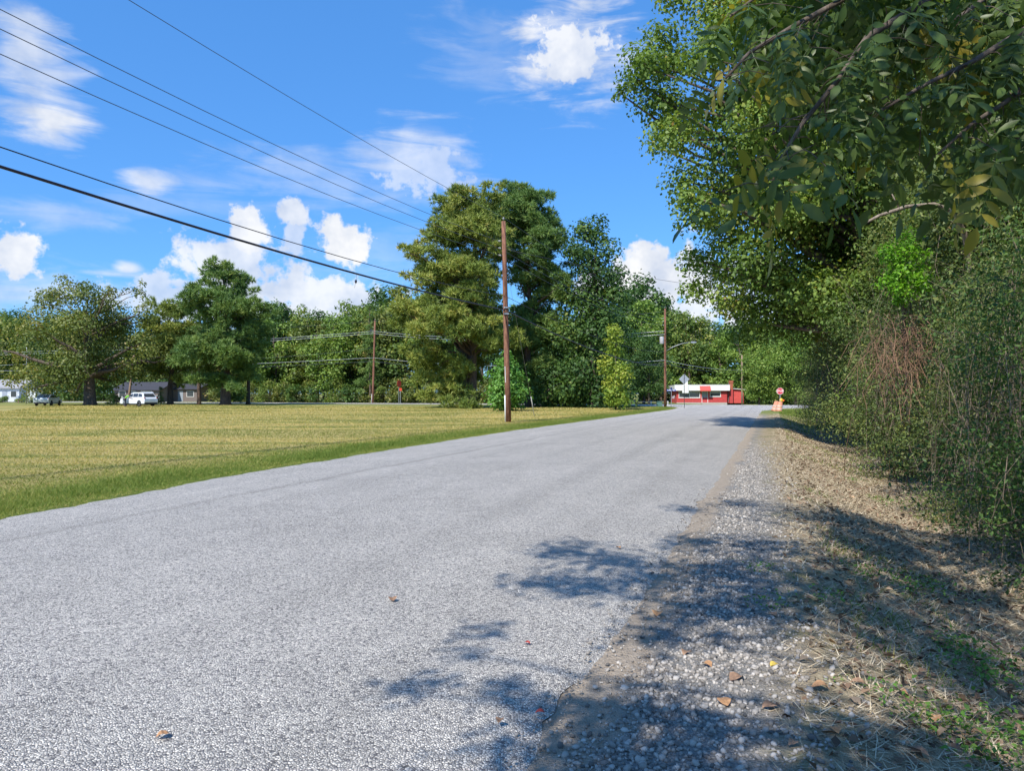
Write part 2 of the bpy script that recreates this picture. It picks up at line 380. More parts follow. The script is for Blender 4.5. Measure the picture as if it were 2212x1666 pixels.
def ground_material():
    m, nt, b = node_mat('ground_soil_and_turf')
    ac = attr(nt, 'across'); lf = attr(nt, 'left_off'); al = attr(nt, 'along')
    n1 = noise_n(nt, 1.1, 6, .6); n2 = noise_n(nt, 14, 5, .6); n3 = noise_n(nt, 70, 3, .6)
    nband = noise_n(nt, .22, 4, .6, mapping(nt, (.35, 2.2, 1), (0, 0, R(8))))
    # right verge: dirt, loose stone, litter and dry grass
    wv = mmath(nt, 'ADD', ac, mmath(nt, 'MULTIPLY', mmath(nt, 'SUBTRACT', n1, .5), .75))
    wv = mmath(nt, 'ADD', wv, mmath(nt, 'MULTIPLY', mmath(nt, 'SUBTRACT', n2, .5), .35))
    dirt = ramp(nt, n2, [(.3, (.36, .29, .22)), (.7, (.50, .42, .33))])
    grav = ramp(nt, n3, [(.3, (.16, .155, .145)), (.7, (.43, .41, .38))])
    lit = ramp(nt, n2, [(.25, (.22, .165, .11)), (.5, (.40, .32, .21)), (.75, (.54, .45, .30))])
    vg = ramp(nt, n3, [(.3, (.11, .15, .05)), (.7, (.24, .23, .10))])
    lit = mixc(nt, maprange(nt, n1, .52, .66, 0., .65), lit, vg)
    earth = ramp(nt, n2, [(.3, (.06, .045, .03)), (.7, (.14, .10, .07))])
    right = mixc(nt, maprange(nt, wv, -.78, -.60), dirt, grav)
    right = mixc(nt, maprange(nt, mmath(nt, 'ADD', wv, maprange(nt, al, 10, 26, 0., .55)), -.25, .35), right, lit)
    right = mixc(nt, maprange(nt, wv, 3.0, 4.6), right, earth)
    farmix = maprange(nt, al, 52, 66)
    lawn = ramp(nt, n2, [(.3, (.13, .17, .045)), (.7, (.29, .29, .09))])
    right = mixc(nt, farmix, right, lawn)
    # left: green strip by the road, straw-coloured mown field, greener lawn far off
    straw = ramp(nt, n2, [(.25, (.30, .24, .085)), (.5, (.44, .355, .13)), (.75, (.58, .47, .20))])
    green = ramp(nt, n2, [(.25, (.10, .14, .03)), (.5, (.165, .21, .05)), (.8, (.27, .28, .08))])
    lw = mmath(nt, 'ADD', lf, mmath(nt, 'MULTIPLY', mmath(nt, 'SUBTRACT', n1, .5), 1.6))
    patch = maprange(nt, nband, .46, .62, 0., .85)
    fld = mixc(nt, patch, straw, green)
    fld = mixc(nt, maprange(nt, al, 58, 80, 0., .8), fld, lawn)
    left = mixc(nt, maprange(nt, lw, 1.5, 3.0), green, fld)
    side = maprange(nt, ac, -5.2, -5.0)
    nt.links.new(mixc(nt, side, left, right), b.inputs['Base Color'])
    b.inputs['Roughness'].default_value = .95; b.inputs['Specular IOR Level'].default_value = .1
    bump(nt, b, mmath(nt, 'ADD', n2, mmath(nt, 'MULTIPLY', n3, .6)), .9, .06)
    return m
S = np.concatenate([[-1500, -600, -250, -120, -60, -30], np.arange(-20, 40, .5), np.arange(40, 140, 1.5), [150, 165, 190, 230, 300, 420, 700, 1200, 2600]])
Vv = np.concatenate([[-2600, -1200, -700, -400, -250, -160, -110, -80, -60, -45, -35, -28, -22, -18.5], np.arange(-17, -8, .25), [-7, -5.1, -3, -1.6], np.arange(-1.1, 6.5, .2), [7, 8, 10, 13, 17, 25, 40, 70, 120, 250, 600, 1400, 2600]])
P, F, ss, vv = sv_grid(S, Vv, lambda s, v: height(s, v) - .03 * ((v > v_left(s) + .1) & (v < v_right(s) - .1)))
me = fast_mesh('ground', P, F, ground_material(), smooth=True)
add_attr(me, 'across', vv); add_attr(me, 'along', ss); add_attr(me, 'left_off', v_left(ss) - vv)
tag(link('ground', me), kind='structure')

def road_material(name, bright=1.0):
    m, nt, b = node_mat(name)
    tc = nd(nt, 'ShaderNodeTexCoord')
    vo = nd(nt, 'ShaderNodeTexVoronoi'); vo.inputs['Scale'].default_value = 76; nt.links.new(tc.outputs['Object'], vo.inputs['Vector'])
    v2 = nd(nt, 'ShaderNodeTexVoronoi', feature='DISTANCE_TO_EDGE'); v2.inputs['Scale'].default_value = 76; nt.links.new(tc.outputs['Object'], v2.inputs['Vector'])
    sepc = nd(nt, 'ShaderNodeSeparateColor'); nt.links.new(vo.outputs['Color'], sepc.inputs[0])
    k = bright
    chip = ramp(nt, sepc.outputs[0], [(.0, (.16 * k, .16 * k, .18 * k)), (.14, (.40 * k, .395 * k, .41 * k)), (.5, (.59 * k, .575 * k, .57 * k)), (1, (.80 * k, .78 * k, .76 * k))])
    gap = maprange(nt, v2.outputs['Distance'], .0, .13)
    c = mixc(nt, gap, (.07, .07, .075), chip)
    big = noise_n(nt, .55, 5, .6); mid = noise_n(nt, 4.5, 5, .65)
    tone = mmath(nt, 'ADD', mmath(nt, 'MULTIPLY', big, .42), mmath(nt, 'MULTIPLY', mid, .30))
    tone = mmath(nt, 'ADD', tone, .66)
    # lane seams and wheel paths, a little darker
    ac = mmath(nt, 'ADD', attr(nt, 'across'), mmath(nt, 'MULTIPLY', mmath(nt, 'SUBTRACT', big, .5), .5))
    for cpos, wd, amt in ((-7.6, .18, .20), (-6.6, .5, .05), (-5.2, .30, .07), (-3.4, .45, .08), (-2.0, .5, .06), (-8.6, .5, -.04)):
        d = mmath(nt, 'ABSOLUTE', mmath(nt, 'SUBTRACT', ac, cpos))
        tone = mmath(nt, 'SUBTRACT', tone, maprange(nt, d, 0., wd, amt, 0.))
    c = mixc(nt, 1.0, c, nd_comb(nt, tone), 'MULTIPLY')
    c = mixc(nt, 1.0, c, (1.05, 1.0, .90), 'MULTIPLY')
    nt.links.new(c, b.inputs['Base Color'])
    b.inputs['Roughness'].default_value = .85; b.inputs['Specular IOR Level'].default_value = .25
    hgt = mmath(nt, 'ADD', maprange(nt, v2.outputs['Distance'], 0., .3), mmath(nt, 'MULTIPLY', sepc.outputs[1], .8))
    bump(nt, b, hgt, .7, .008)
    return m
def nd_comb(nt, v):
    c = nd(nt, 'ShaderNodeCombineColor')
    for i in range(3): nt.links.new(v, c.inputs[i])
    return c.outputs[0]
ROADMAT = road_material('chip_seal_road')
S = np.concatenate([np.arange(-60, 0, 2.), np.arange(0, 30, .12), np.arange(30, 60, .4), np.arange(60, 96.2, .8)])
tt = np.linspace(0, 1, 25)
def road_grid():
    L = v_left(S) + .10 * wob(S, 3, 1.1) + .09 * wob(S, 4, 6); Rr = v_right(S) + .13 * wob(S, 5, .9) + .09 * wob(S, 6, 5.)
    VV = L[:, None] + (Rr - L)[:, None] * tt[None]; SS = np.repeat(S[:, None], len(tt), 1)
    Z = .012 + .07 * (1 - (2 * tt[None] - 1) ** 2) * np.ones_like(SS) + .012 * sstep(85, 96, SS)
    Z[:, 0] -= .05; Z[:, -1] -= .03
    P = np.stack([SS * U[0] + VV * V[0], SS * U[1] + VV * V[1], Z], -1).reshape(-1, 3)
    a, b = SS.shape; I = np.arange(a * b).reshape(a, b)
    return P, np.stack([I[:-1, :-1], I[:-1, 1:], I[1:, 1:], I[1:, :-1]], -1).reshape(-1, 4)[:, ::-1], VV.ravel()
P, F, va = road_grid()
me = fast_mesh('road', P, F, ROADMAT, smooth=True); add_attr(me, 'across', va)
tag(link('road', me), kind='structure')
# the cross street at the far end
P, F, ss, vv = sv_grid(np.array([95.6, 97, 99.5, 102, 103.6]), np.concatenate([[-420, -200, -120], np.arange(-80, 60, 4.), [80, 160, 320]]),
                       lambda s, v: .05 + .03 * (1 - ((s - 99.6) / 4) ** 2) + 0 * v)
me = fast_mesh('cross_street', P, F, road_material('cross_street_asphalt', 1.05), smooth=True); add_attr(me, 'across', ss * 0 - 30)
tag(link('cross_street', me), kind='structure')
# pale apron before the red building
P, F, ss, vv = sv_grid(np.linspace(103.9, 117, 8), np.linspace(-16, 12, 15), lambda s, v: height(s, v) + .03)
me = fast_mesh('gravel_apron', P, F, road_material('pale_apron_gravel', 1.0)); add_attr(me, 'across', ss * 0 - 30)
tag(link('gravel_apron', me), kind='structure')

# ------------------------------------------------------------------ vegetation builders
def unit(a): return a / np.maximum(np.linalg.norm(a, axis=-1, keepdims=True), 1e-9)
def leaf_arrays(P, N, L, W, rng, droop=.4):
    n = len(P); T = rng.normal(size=(n, 3)); T[:, 2] -= droop
    T = unit(T - (T * N).sum(1)[:, None] * N); B = np.cross(N, T)
    L = np.asarray(L)[:, None]; W = np.asarray(W)[:, None]
    V4 = np.stack([P, P + T * L * .42 + B * W * .5 + N * W * .22, P + T * L - N * L * .16, P + T * L * .42 - B * W * .5 + N * W * .22], 1)
    F = np.arange(4 * n).reshape(n, 4)
    return V4.reshape(-1, 3), F
def crown_mesh(name, C, Rl, rng, mat, leaf=.3, k=70, squash=.75, droop=.4, spread=(.4, 1.05), tvar=.16, tl=None, aspect=.62, mess=.45):
    C = np.asarray(C, float); Rl = np.asarray(Rl, float)
    cnt = np.maximum(8, (k * Rl ** 2)).astype(int)
    idx = np.repeat(np.arange(len(C)), cnt); n = len(idx)
    D = rng.normal(size=(n, 3)); D[:, 2] += .25; D = unit(D)
    P = C[idx] + D * (Rl[idx] * rng.uniform(spread[0], spread[1], n))[:, None] * np.array([1, 1, squash])
    P += rng.normal(size=(n, 3)) * (Rl[idx] * .10)[:, None]
    N = unit(D * .7 + np.array([0, 0, .45]) + rng.normal(size=(n, 3)) * mess)
    L = leaf * rng.uniform(.65, 1.3, n)
    t = (rng.uniform(.2, .72, len(C)) if tl is None else tl)[idx] + rng.normal(size=n) * tvar
    Vt, Fc = leaf_arrays(P, N, L, L * aspect * rng.uniform(.75, 1.2, n), rng, droop)
    return fast_mesh(name, Vt, Fc, MT[mat], np.repeat(np.clip(t, 0, 1), 4))
def needle_mesh(name, C, Rl, rng, mat, tuft=.55, k=26, needles=9, squash=.6, tl=None, width=.085, puffs=0):
    C = np.asarray(C, float); Rl = np.asarray(Rl, float)
    if puffs:
        idx = np.repeat(np.arange(len(C)), puffs); D = rng.normal(size=(len(idx), 3)); D[:, 2] = np.abs(D[:, 2]) - .5; D = unit(D)
        C = C[idx] + D * (Rl[idx] * rng.uniform(.45, .95, len(idx)))[:, None] * np.array([1, 1, .8]); Rl = Rl[idx] * rng.uniform(.36, .58, len(idx))
    cnt = np.maximum(6, (k * Rl ** 2)).astype(int)
    idx = np.repeat(np.arange(len(C)), cnt); n = len(idx)
    D = rng.normal(size=(n, 3)); D[:, 2] += .35; D = unit(D)
    P = C[idx] + D * (Rl[idx] * rng.uniform(.35, 1., n))[:, None] * np.array([1, 1, squash])
    A = unit(D + np.array([0, 0, .5]) + rng.normal(size=(n, 3)) * .3)
    t = (rng.uniform(.15, .7, len(C)) if tl is None else tl)[idx] + rng.normal(size=n) * .15
    P = np.repeat(P, needles, 0); A = np.repeat(A, needles, 0); m = len(P)
    d = unit(A * .9 + rng.normal(size=(m, 3)) * .75)
    s = unit(np.cross(d, rng.normal(size=(m, 3)))) * (width * .5)
    L = (tuft * rng.uniform(.6, 1.15, m))[:, None]
    Vt = np.stack([P - s, P + s, P + d * L], 1).reshape(-1, 3)
    return fast_mesh(name, Vt, np.arange(3 * m).reshape(m, 3), MT[mat], np.repeat(np.clip(np.repeat(t, needles), 0, 1), 3))
def trunk_mesh(name, path, radii, lumps, rng, mat, frac=.6, limb_r=.10, start=(.25, .8), wig=.12, sides=9, every=1):
    """tapered stem plus limbs reaching the leaf clumps"""
    path = [Vector(p) for p in path]; mb = MB()
    # flare at the foot
    mb.tube(path, radii, sides)
    zs = [p.z for p in path]; ztop = path[-1].z
    def on(z):
        z = min(max(z, zs[0]), ztop)
        for a, b, ra, rb in zip(path[:-1], path[1:], radii[:-1], radii[1:]):
            if a.z <= z <= b.z + 1e-6:
                t = (z - a.z) / max(b.z - a.z, 1e-6); return a.lerp(b, t), ra + (rb - ra) * t
        return path[-1], radii[-1]
    for i, c in enumerate(lumps):
        if i % every: continue
        if rng.uniform() > frac: continue
        c = Vector(c); h = math.hypot(c.x - path[0].x, c.y - path[0].y)
        z0 = min(max(c.z - h * rng.uniform(.35, .8), ztop * start[0]), ztop * start[1])
        p, r = on(z0); r0 = min(r * .6, limb_r * (0.5 + h * .12))
        pts = [p]
        for t in (.3, .55, .8, 1.0):
            q = p.lerp(c, t); q.z += math.sin(t * math.pi) * h * .06
            q += Vector(rng.normal(size=3) * wig * h * .25 * (1 if t < 1 else .3)); pts.append(q)
        mb.tube(pts, [r0, r0 * .8, r0 * .6, r0 * .4, r0 * .18], 5, False)
    return mb.mesh(name, mat, True)
def trunk_path(h, rng, lean=(0, 0), r0=.3, n=7, bend=.03):
    pts, rr = [(0, 0, -.15)], [r0 * 1.45]
    for i in range(n):
        t = i / (n - 1); z = .35 + (h - .35) * t
        pts.append((lean[0] * t ** 1.3 + rng.normal() * bend * h * t * .5, lean[1] * t ** 1.3 + rng.normal() * bend * h * t * .5, z))
        rr.append(r0 * (1.0 - .86 * t))
    return pts, rr
def profile_lumps(rng, H, Rm, prof, n, rl, inner=.30):
    zf = np.array([p[0] for p in prof]); rf = np.array([p[1] for p in prof])
    zz = rng.uniform(zf[0], zf[-1], n * 6); w = np.interp(zz, zf, rf)
    zz = zz[rng.uniform(0, rf.max(), n * 6) < w + .12][:n]
    r = np.interp(zz, zf, rf) * Rm; a = rng.uniform(0, 2 * math.pi, len(zz)); rad = np.sqrt(rng.uniform(inner ** 2, 1, len(zz)))
    C = np.stack([r * rad * np.cos(a), r * rad * np.sin(a), zz * H], 1)
    return C, rl * Rm * rng.uniform(.65, 1.3, len(zz))
def traced_lumps(circles, base_px, d, rng, copies=3, depth=.8):
    """leaf clumps read off the photograph, given real size, distance and a spread in depth"""
    cs = np.array(circles, float); C, Rl = [], []
    bx = X_at(base_px, d)
    for px, py, r in cs:
        near = cs[np.abs(cs[:, 1] - py) < 45]; hw = max(np.max(np.abs(near[:, 0] - base_px)), 30) * d / F_PX
        for k in range(copies):
            if k == 0: dd, pull, jy = rng.uniform(-.25, .25) * hw * depth, 1., 0
            else: dd, pull, jy = rng.choice([-1, 1]) * rng.uniform(.3, 1.) * hw * depth, rng.uniform(.35, .95), abs(rng.normal()) * r * .5 + (r * .3 if py < cs[:, 1].min() + 60 else 0)
            x = bx + (X_at(px, d) - bx) * pull
            C.append((x - bx, dd, Z_at(py + jy, d))); Rl.append(r * d / F_PX * rng.uniform(.85, 1.15))
    return np.array(C), np.array(Rl)
def plant(name, label, cat, parts, loc, rz=0., scale=1., group=None):
    """parts: (part name, mesh) pairs under an empty at the foot"""
    o = thing(name, label, cat, loc, rz, group, scale)
    for pn, me in parts: link(pn, me, o)
    return o
def foot(px, d): x = X_at(px, d); return (x, d, ground_z(x, d))

# ---- big pine in the middle and its neighbours
rg = np.random.default_rng(11)
C1 = [(1060, 420, 35), (1010, 420, 42), (962, 450, 38), (945, 500, 42), (1000, 490, 55), (1055, 485, 50), (930, 545, 36), (888, 550, 24), (905, 590, 36),
      (960, 590, 50), (1020, 570, 50), (1060, 600, 38), (900, 660, 44), (862, 640, 26), (955, 655, 48), (930, 710, 52), (1000, 720, 40), (880, 700, 34),
      (900, 760, 34), (950, 790, 55), (1000, 800, 42), (955, 840, 42), (1060, 690, 36), (1085, 735, 40), (1040, 740, 36), (985, 845, 28), (920, 830, 30), (1045, 645, 34), (985, 540, 52), (1035, 655, 34), (1075, 520, 34), (985, 640, 46), (1020, 690, 36), (870, 670, 26)]
C, Rl = traced_lumps(C1, 1018, 80, rg)
pth, rr = trunk_path(22.5, rg, (.6, .4), .62)
plant('pine_tree', 'tall olive-green pine with shaggy low boughs standing behind the near utility pole', 'pine tree',
      [('trunk', trunk_mesh('trunk', pth, rr, C, rg, 'pinebark', .8, .16)), ('crown', needle_mesh('crown', C, Rl * 1.1, rg, 'pine', .55, 40, 9, width=.10, puffs=5, squash=.55))], foot(1018, 80))
C2 = [(1120, 405, 34), (1100, 440, 38), (1150, 440, 42), (1182, 480, 36), (1130, 500, 50), (1180, 540, 40), (1200, 590, 30), (1150, 565, 40), (1190, 650, 40), (1135, 675, 30), (1130, 745, 36), (1170, 730, 40), (1195, 700, 34), (1165, 612, 34), (1212, 620, 28), (1105, 545, 36), (1158, 690, 44), (1120, 800, 40), (1080, 480, 40), (1205, 520, 26), (1165, 790, 40), (1110, 600, 22)]
C, Rl = traced_lumps(C2, 1142, 87, rg)
pth, rr = trunk_path(24, rg, (-.4, .3), .5)
plant('pine_tree', 'dark green round-topped pine just right of the shaggy olive pine', 'pine tree',
      [('trunk', trunk_mesh('trunk', pth, rr, C, rg, 'pinebark', .8, .15)), ('crown', needle_mesh('crown', C, Rl * 1.1, rg, 'pine2', .55, 40, 9, width=.10, puffs=5, squash=.55))], foot(1142, 87))
C3 = [(1258, 495, 26), (1292, 480, 24), (1312, 540, 36), (1260, 560, 40), (1228, 540, 28), (1332, 590, 32), (1300, 620, 46), (1250, 640, 46), (1345, 640, 30), (1290, 700, 55), (1228, 720, 46),
      (1340, 720, 36), (1270, 780, 52), (1220, 800, 42), (1320, 800, 46), (1240, 850, 42), (1180, 820, 42), (1345, 850, 30), (1165, 858, 26), (1300, 855, 30)]
C, Rl = traced_lumps(C3, 1282, 84, rg)
pth, rr = trunk_path(18, rg, (0, 0), .4)
plant('sweetgum_tree', 'tall dark blue-green sweetgum with spiky top to the right of the pines', 'tree',
      [('trunk', trunk_mesh('trunk', pth, rr, C, rg, 'bark', .6, .12)), ('crown', crown_mesh('crown', C, Rl, rg, 'hard', .40, 75))], foot(1282, 84))
C4 = [(1325, 712, 18), (1330, 745, 24), (1308, 785, 24), (1345, 795, 24), (1325, 830, 28), (1340, 858, 18), (1318, 858, 18)]
C, Rl = traced_lumps(C4, 1330, 71, rg)
pth, rr = trunk_path(7, rg, (0, 0), .09)
plant('sapling_tree', 'slim yellow-green young tree in front of the dark sweetgum', 'tree',
      [('trunk', trunk_mesh('trunk', pth, rr, C, rg, 'bark', .7, .05)), ('crown', crown_mesh('crown', C, Rl, rg, 'lime', .30, 130))], foot(1330, 71))
C5 = [(1095, 790, 28), (1078, 818, 32), (1115, 818, 30), (1068, 853, 26), (1100, 858, 32), (1130, 850, 24), (1095, 766, 13)]
C, Rl = traced_lumps(C5, 1098, 66, rg)
pth, rr = trunk_path(3.5, rg, (0, 0), .1)
plant('leafy_bush', 'fresh green rounded bush behind the foot of the near utility pole', 'bush',
      [('stem', trunk_mesh('stem', pth, rr, C, rg, 'bark', .7, .05)), ('foliage', crown_mesh('foliage', C, Rl, rg, 'fresh', .28, 170))], foot(1098, 66))
# ---- oak and pines by the parked cars
C6 = [(130, 605, 20), (110, 640, 32), (160, 632, 26), (200, 640, 32), (230, 660, 36), (70, 680, 32), (130, 690, 44), (190, 700, 44), (250, 700, 40), (290, 632, 18), (300, 612, 11), (310, 668, 24),
      (50, 720, 36), (100, 740, 44), (160, 760, 44), (230, 760, 44), (290, 740, 38), (40, 780, 36), (20, 820, 30), (90, 800, 38), (150, 805, 30), (240, 800, 32), (300, 790, 30), (330, 760, 26), (60, 838, 20), (10, 760, 32)]
C, Rl = traced_lumps(C6, 195, 98, rg)
pth, rr = trunk_path(12.5, rg, (-1, .5), .80)
plant('oak_tree', 'broad olive-brown oak with thick trunk between the two parked cars', 'oak tree',
      [('trunk', trunk_mesh('trunk', pth, rr, C, rg, 'bark', .75, .34, (.3, .9))), ('crown', crown_mesh('crown', C, Rl, rg, 'oak', .36, 75))], foot(195, 98))
C7 = [(480, 575, 26), (455, 590, 26), (510, 595, 26), (440, 625, 32), (490, 625, 42), (530, 630, 28), (430, 665, 32), (480, 680, 46), (540, 670, 36), (570, 660, 26), (590, 680, 15), (560, 710, 32), (500, 730, 46),
      (440, 740, 40), (550, 750, 32), (470, 780, 42), (402, 760, 30), (520, 790, 40), (440, 810, 30), (490, 830, 30), (550, 815, 26)]
C, Rl = traced_lumps(C7, 487, 100, rg)
pth, rr = trunk_path(17.5, rg, (0, .3), .72)
plant('pine_tree', 'dense dome-topped pine with ivy-dark trunk standing alone behind the mown field', 'pine tree',
      [('trunk', trunk_mesh('trunk', pth, rr, C, rg, 'pinebark', .7, .15)), ('crown', needle_mesh('crown', C, Rl, rg, 'pine2', .6, 34, 9, width=.11, puffs=5, squash=.55))], foot(487, 100))
C8 = [(350, 662, 28), (390, 662, 28), (335, 700, 36), (390, 710, 38), (360, 750, 38), (405, 790, 28), (350, 790, 30), (430, 705, 30), (315, 745, 30)]
C, Rl = traced_lumps(C8, 368, 108, rg)
pth, rr = trunk_path(13.5, rg, (0, 0), .45)
plant('pine_tree', 'lower spreading pine between the oak and the dome-topped pine', 'pine tree',
      [('trunk', trunk_mesh('trunk', pth, rr, C, rg, 'pinebark', .7, .13)), ('crown', needle_mesh('crown', C, Rl, rg, 'pine', .6, 32, 9, width=.11, puffs=5, squash=.55))], foot(368, 108))
for px, d, lab in ((430, 104, 'slim pine with bare lower trunk left of the dome-topped pine'), (536, 106, 'slim pine with reddish bare trunk right of the dome-topped pine')):
    Cq, Rq = profile_lumps(rg, 13, 2.6, [(.5, .7), (.7, 1), (.9, .7), (1, .2)], 26, .4)
    pth, rr = trunk_path(12.5, rg, (.2, 0), .30)
    plant('pine_tree', lab, 'pine tree', [('trunk', trunk_mesh('trunk', pth, rr, Cq, rg, 'pinebark', .7, .08)), ('crown', needle_mesh('crown', Cq, Rq, rg, 'pine2', .7, 24, 8, width=.10))], foot(px, d))

# ---- prototypes of the wood behind the cross street
protos = []
PROF = {'round': [(.16, .5), (.35, .95), (.6, 1), (.82, .75), (1., .2)], 'tall': [(.12, .6), (.35, .9), (.6, .85), (.85, .5), (1., .12)], 'low': [(.03, .7), (.25, 1), (.55, .95), (.85, .6), (1., .2)]}
for i, (mat, prof, rad) in enumerate((('wood', 'round', .34), ('wood', 'tall', .27), ('pale', 'round', .36), ('hard', 'round', .34), ('pale', 'tall', .28), ('hard', 'tall', .26), ('oak', 'round', .35))):
    g = np.random.default_rng(50 + i)
    C, Rl = profile_lumps(g, 10, rad * 10, PROF[prof], 62, .30)
    C[:, 0] += g.normal() * .4 * C[:, 2] * .1
    pth, rr = trunk_path(8.6, g, (g.normal() * .4, g.normal() * .4), .17)
    protos.append((trunk_mesh('trunk', pth, rr, C, g, 'bark', .5, .06), crown_mesh('crown', C, Rl, g, mat, .30, 105)))
brush = []
for i, mat in enumerate(('hard', 'wood', 'oak')):
    g = np.random.default_rng(80 + i)
    C, Rl = profile_lumps(g, 3.0, 2.0, PROF['low'], 30, .34)
    pth, rr = trunk_path(2.2, g, (0, 0), .05)
    brush.append((trunk_mesh('stem', pth, rr, C, g, 'bark', .9, .03), crown_mesh('foliage', C, Rl, g, mat, .26, 120)))
WL = ['olive-green broadleaf tree in the wood across the far street', 'narrow olive-green tree rising in the wood across the far street', 'pale green spreading tree in the wood across the far street',
      'dark green broad tree in the wood across the far street', 'narrow pale green tree in the wood across the far street', 'narrow dark green tree in the wood across the far street', 'brownish oak-like tree in the wood across the far street']
BL = ['dark green underbrush bush at the foot of the far wood', 'olive underbrush bush at the foot of the far wood', 'brownish underbrush bush at the foot of the far wood']
g = np.random.default_rng(5)
def wood_row(px0, px1, step, s0, s1, hfun, kinds, d_lim=400):
    px = px0
    while px < px1:
        s = g.uniform(s0, s1); k = (px - CX) / F_PX
        d = s / (k * U[0] + U[1]); x = k * d
        h = hfun(px) * d / F_PX * g.uniform(.88, 1.1)
        kd = int(g.choice(kinds))
        plant('forest_tree', WL[kd], 'tree', [('trunk', protos[kd][0]), ('crown', protos[kd][1])], (x, d, ground_z(x, d)), g.uniform(0, 6.3), h / 10., 'trees of the wood across the far street')
        px += step * g.uniform(.7, 1.3)
def hl(px): return np.interp(px, [-250, 0, 60, 330, 560, 620, 680, 720, 790, 860, 1000, 1400, 1480, 1560, 1640, 1900], [190, 190, 175, 175, 175, 195, 205, 190, 215, 230, 220, 215, 170, 150, 165, 190])
wood_row(575, 900, 30, 111, 118, lambda p: hl(p) * .98, [0, 1, 2, 3, 6])
wood_row(560, 1350, 48, 124, 136, lambda p: hl(p) * 1.0, [0, 1, 3, 5])
wood_row(-190, 580, 52, 118, 132, lambda p: hl(p) * .92, [0, 3, 3, 6])
wood_row(-230, 600, 60, 140, 160, lambda p: hl(p) * .95, [3, 5, 0])
wood_row(1395, 1800, 34, 142, 152, lambda p: hl(p) * 1.06, [2, 4, 2, 0])
wood_row(1340, 1850, 42, 158, 176, lambda p: hl(p) * 1.1, [2, 0, 3, 4])
wood_row(1365, 1425, 30, 108, 114, lambda p: 150, [3, 5])
wood_row(1640, 1860, 42, 108, 122, lambda p: 150, [2, 0, 4])
wood_row(1150, 1420, 50, 112, 122, lambda p: 170, [3, 5])
px = -200
while px < 1340:
    s = g.uniform(107, 110); k = (px - CX) / F_PX; d = s / (k * U[0] + U[1]); x = k * d
    if not (20 < px < 450):
        kd = int(g.choice([0, 1, 2])); plant('underbrush_bush', BL[kd], 'bush', [('stem', brush[kd][0]), ('foliage', brush[kd][1])], (x, d, ground_z(x, d)), g.uniform(0, 6.3), g.uniform(.85, 1.5), 'underbrush along the far wood')
    px += g.uniform(24, 42)
for px in np.arange(1150, 1300, 30):
    kd = 0; d = g.uniform(90, 95); plant('shade_bush', 'dark bush under the sweetgum and the pines', 'bush', [('stem', brush[kd][0]), ('foliage', brush[kd][1])], foot(px, d), g.uniform(0, 6.3), g.uniform(.9, 1.3), 'bushes under the sweetgum')
for px in np.arange(20, 460, 34):
    d = g.uniform(150, 158); plant('garden_bush', 'dark bush behind the houses beyond the field', 'bush', [('stem', brush[0][0]), ('foliage', brush[0][1])], foot(px, d), g.uniform(0, 6.3), g.uniform(1.3, 2.), 'bushes behind the far houses')
for px in np.arange(1400, 1900, 36):
    d = g.uniform(150, 156) if px < 1630 else g.uniform(128, 140)
    kd = int(g.choice([0, 1])); plant('backlot_bush', ['dark green bush behind the red building', 'olive bush behind the red building'][kd], 'bush', [('stem', brush[kd][0]), ('foliage', brush[kd][1])], foot(px, d), g.uniform(0, 6.3), g.uniform(1.2, 1.9), 'bushes behind the red building')
# spruce-like tree with a pointed top in the far wood
Cq, Rq = profile_lumps(rg, 16.5, 2.8, [(.1, 1), (.4, .85), (.7, .45), (.9, .18), (1, .05)], 60, .30)
pth, rr = trunk_path(16.3, rg, (0, 0), .22)
plant('cedar_tree', 'pointed dark cedar rising behind the far utility pole', 'tree', [('trunk', trunk_mesh('trunk', pth, rr, Cq, rg, 'bark', .5, .05)), ('crown', needle_mesh('crown', Cq, Rq, rg, 'pine2', .5, 40, 8, width=.10))], foot(800, 123))

# ---- right-hand side: big overhanging sweetgum
g = np.random.default_rng(21)
base = sv(34, 5.0); dA = base[1]; pxA = CX + base[0] / dA * F_PX
CA = [(1440, 55, 48), (1400, 118, 50), (1366, 178, 40), (1425, 215, 60), (1345, 190, 20), (1448, 300, 55), (1488, 390, 55), (1498, 470, 50), (1515, 550, 52), (1508, 618, 32), (1575, 640, 52), (1645, 680, 52), (1700, 725, 50),
      (1470, -40, 60), (1560, 0, 85), (1550, 110, 85), (1540, 220, 80), (1570, 330, 80), (1600, 440, 80), (1620, 560, 80), (1700, 620, 85), (1700, 500, 95), (1680, 360, 95), (1660, 220, 95), (1660, 60, 95), (1760, 140, 95),
      (1780, 300, 95), (1790, 440, 95), (1800, 560, 90), (1790, 640, 70), (1880, 60, 95), (1900, 230, 95), (1900, 400, 95), (1900, 540, 80), (1990, 120, 90), (2000, 320, 90), (2010, 480, 90), (1760, -90, 100), (1620, -120, 90), (1880, -100, 100),
      (1455, 120, 45), (1395, 160, 35), (1470, 440, 30)]
C, Rl = traced_lumps(CA, pxA, dA, g, 3, .55)
keep = C[:, 2] + 0 > 4.2
C, Rl = C[keep], Rl[keep]
pth, rr = trunk_path(16.5, g, (-.8, 0), .42)
plant('sweetgum_tree', 'huge sunlit sweetgum leaning its boughs out over the right side of the road', 'tree',
      [('trunk', trunk_mesh('trunk', pth, rr, C, g, 'bark', .6, .16, (.2, .9))), ('crown', crown_mesh('crown', C, Rl * 1.08, g, 'gum', .165, 520, aspect=.8, spread=(.3, 1.08)))],
      (base[0], base[1], ground_z(*base)))
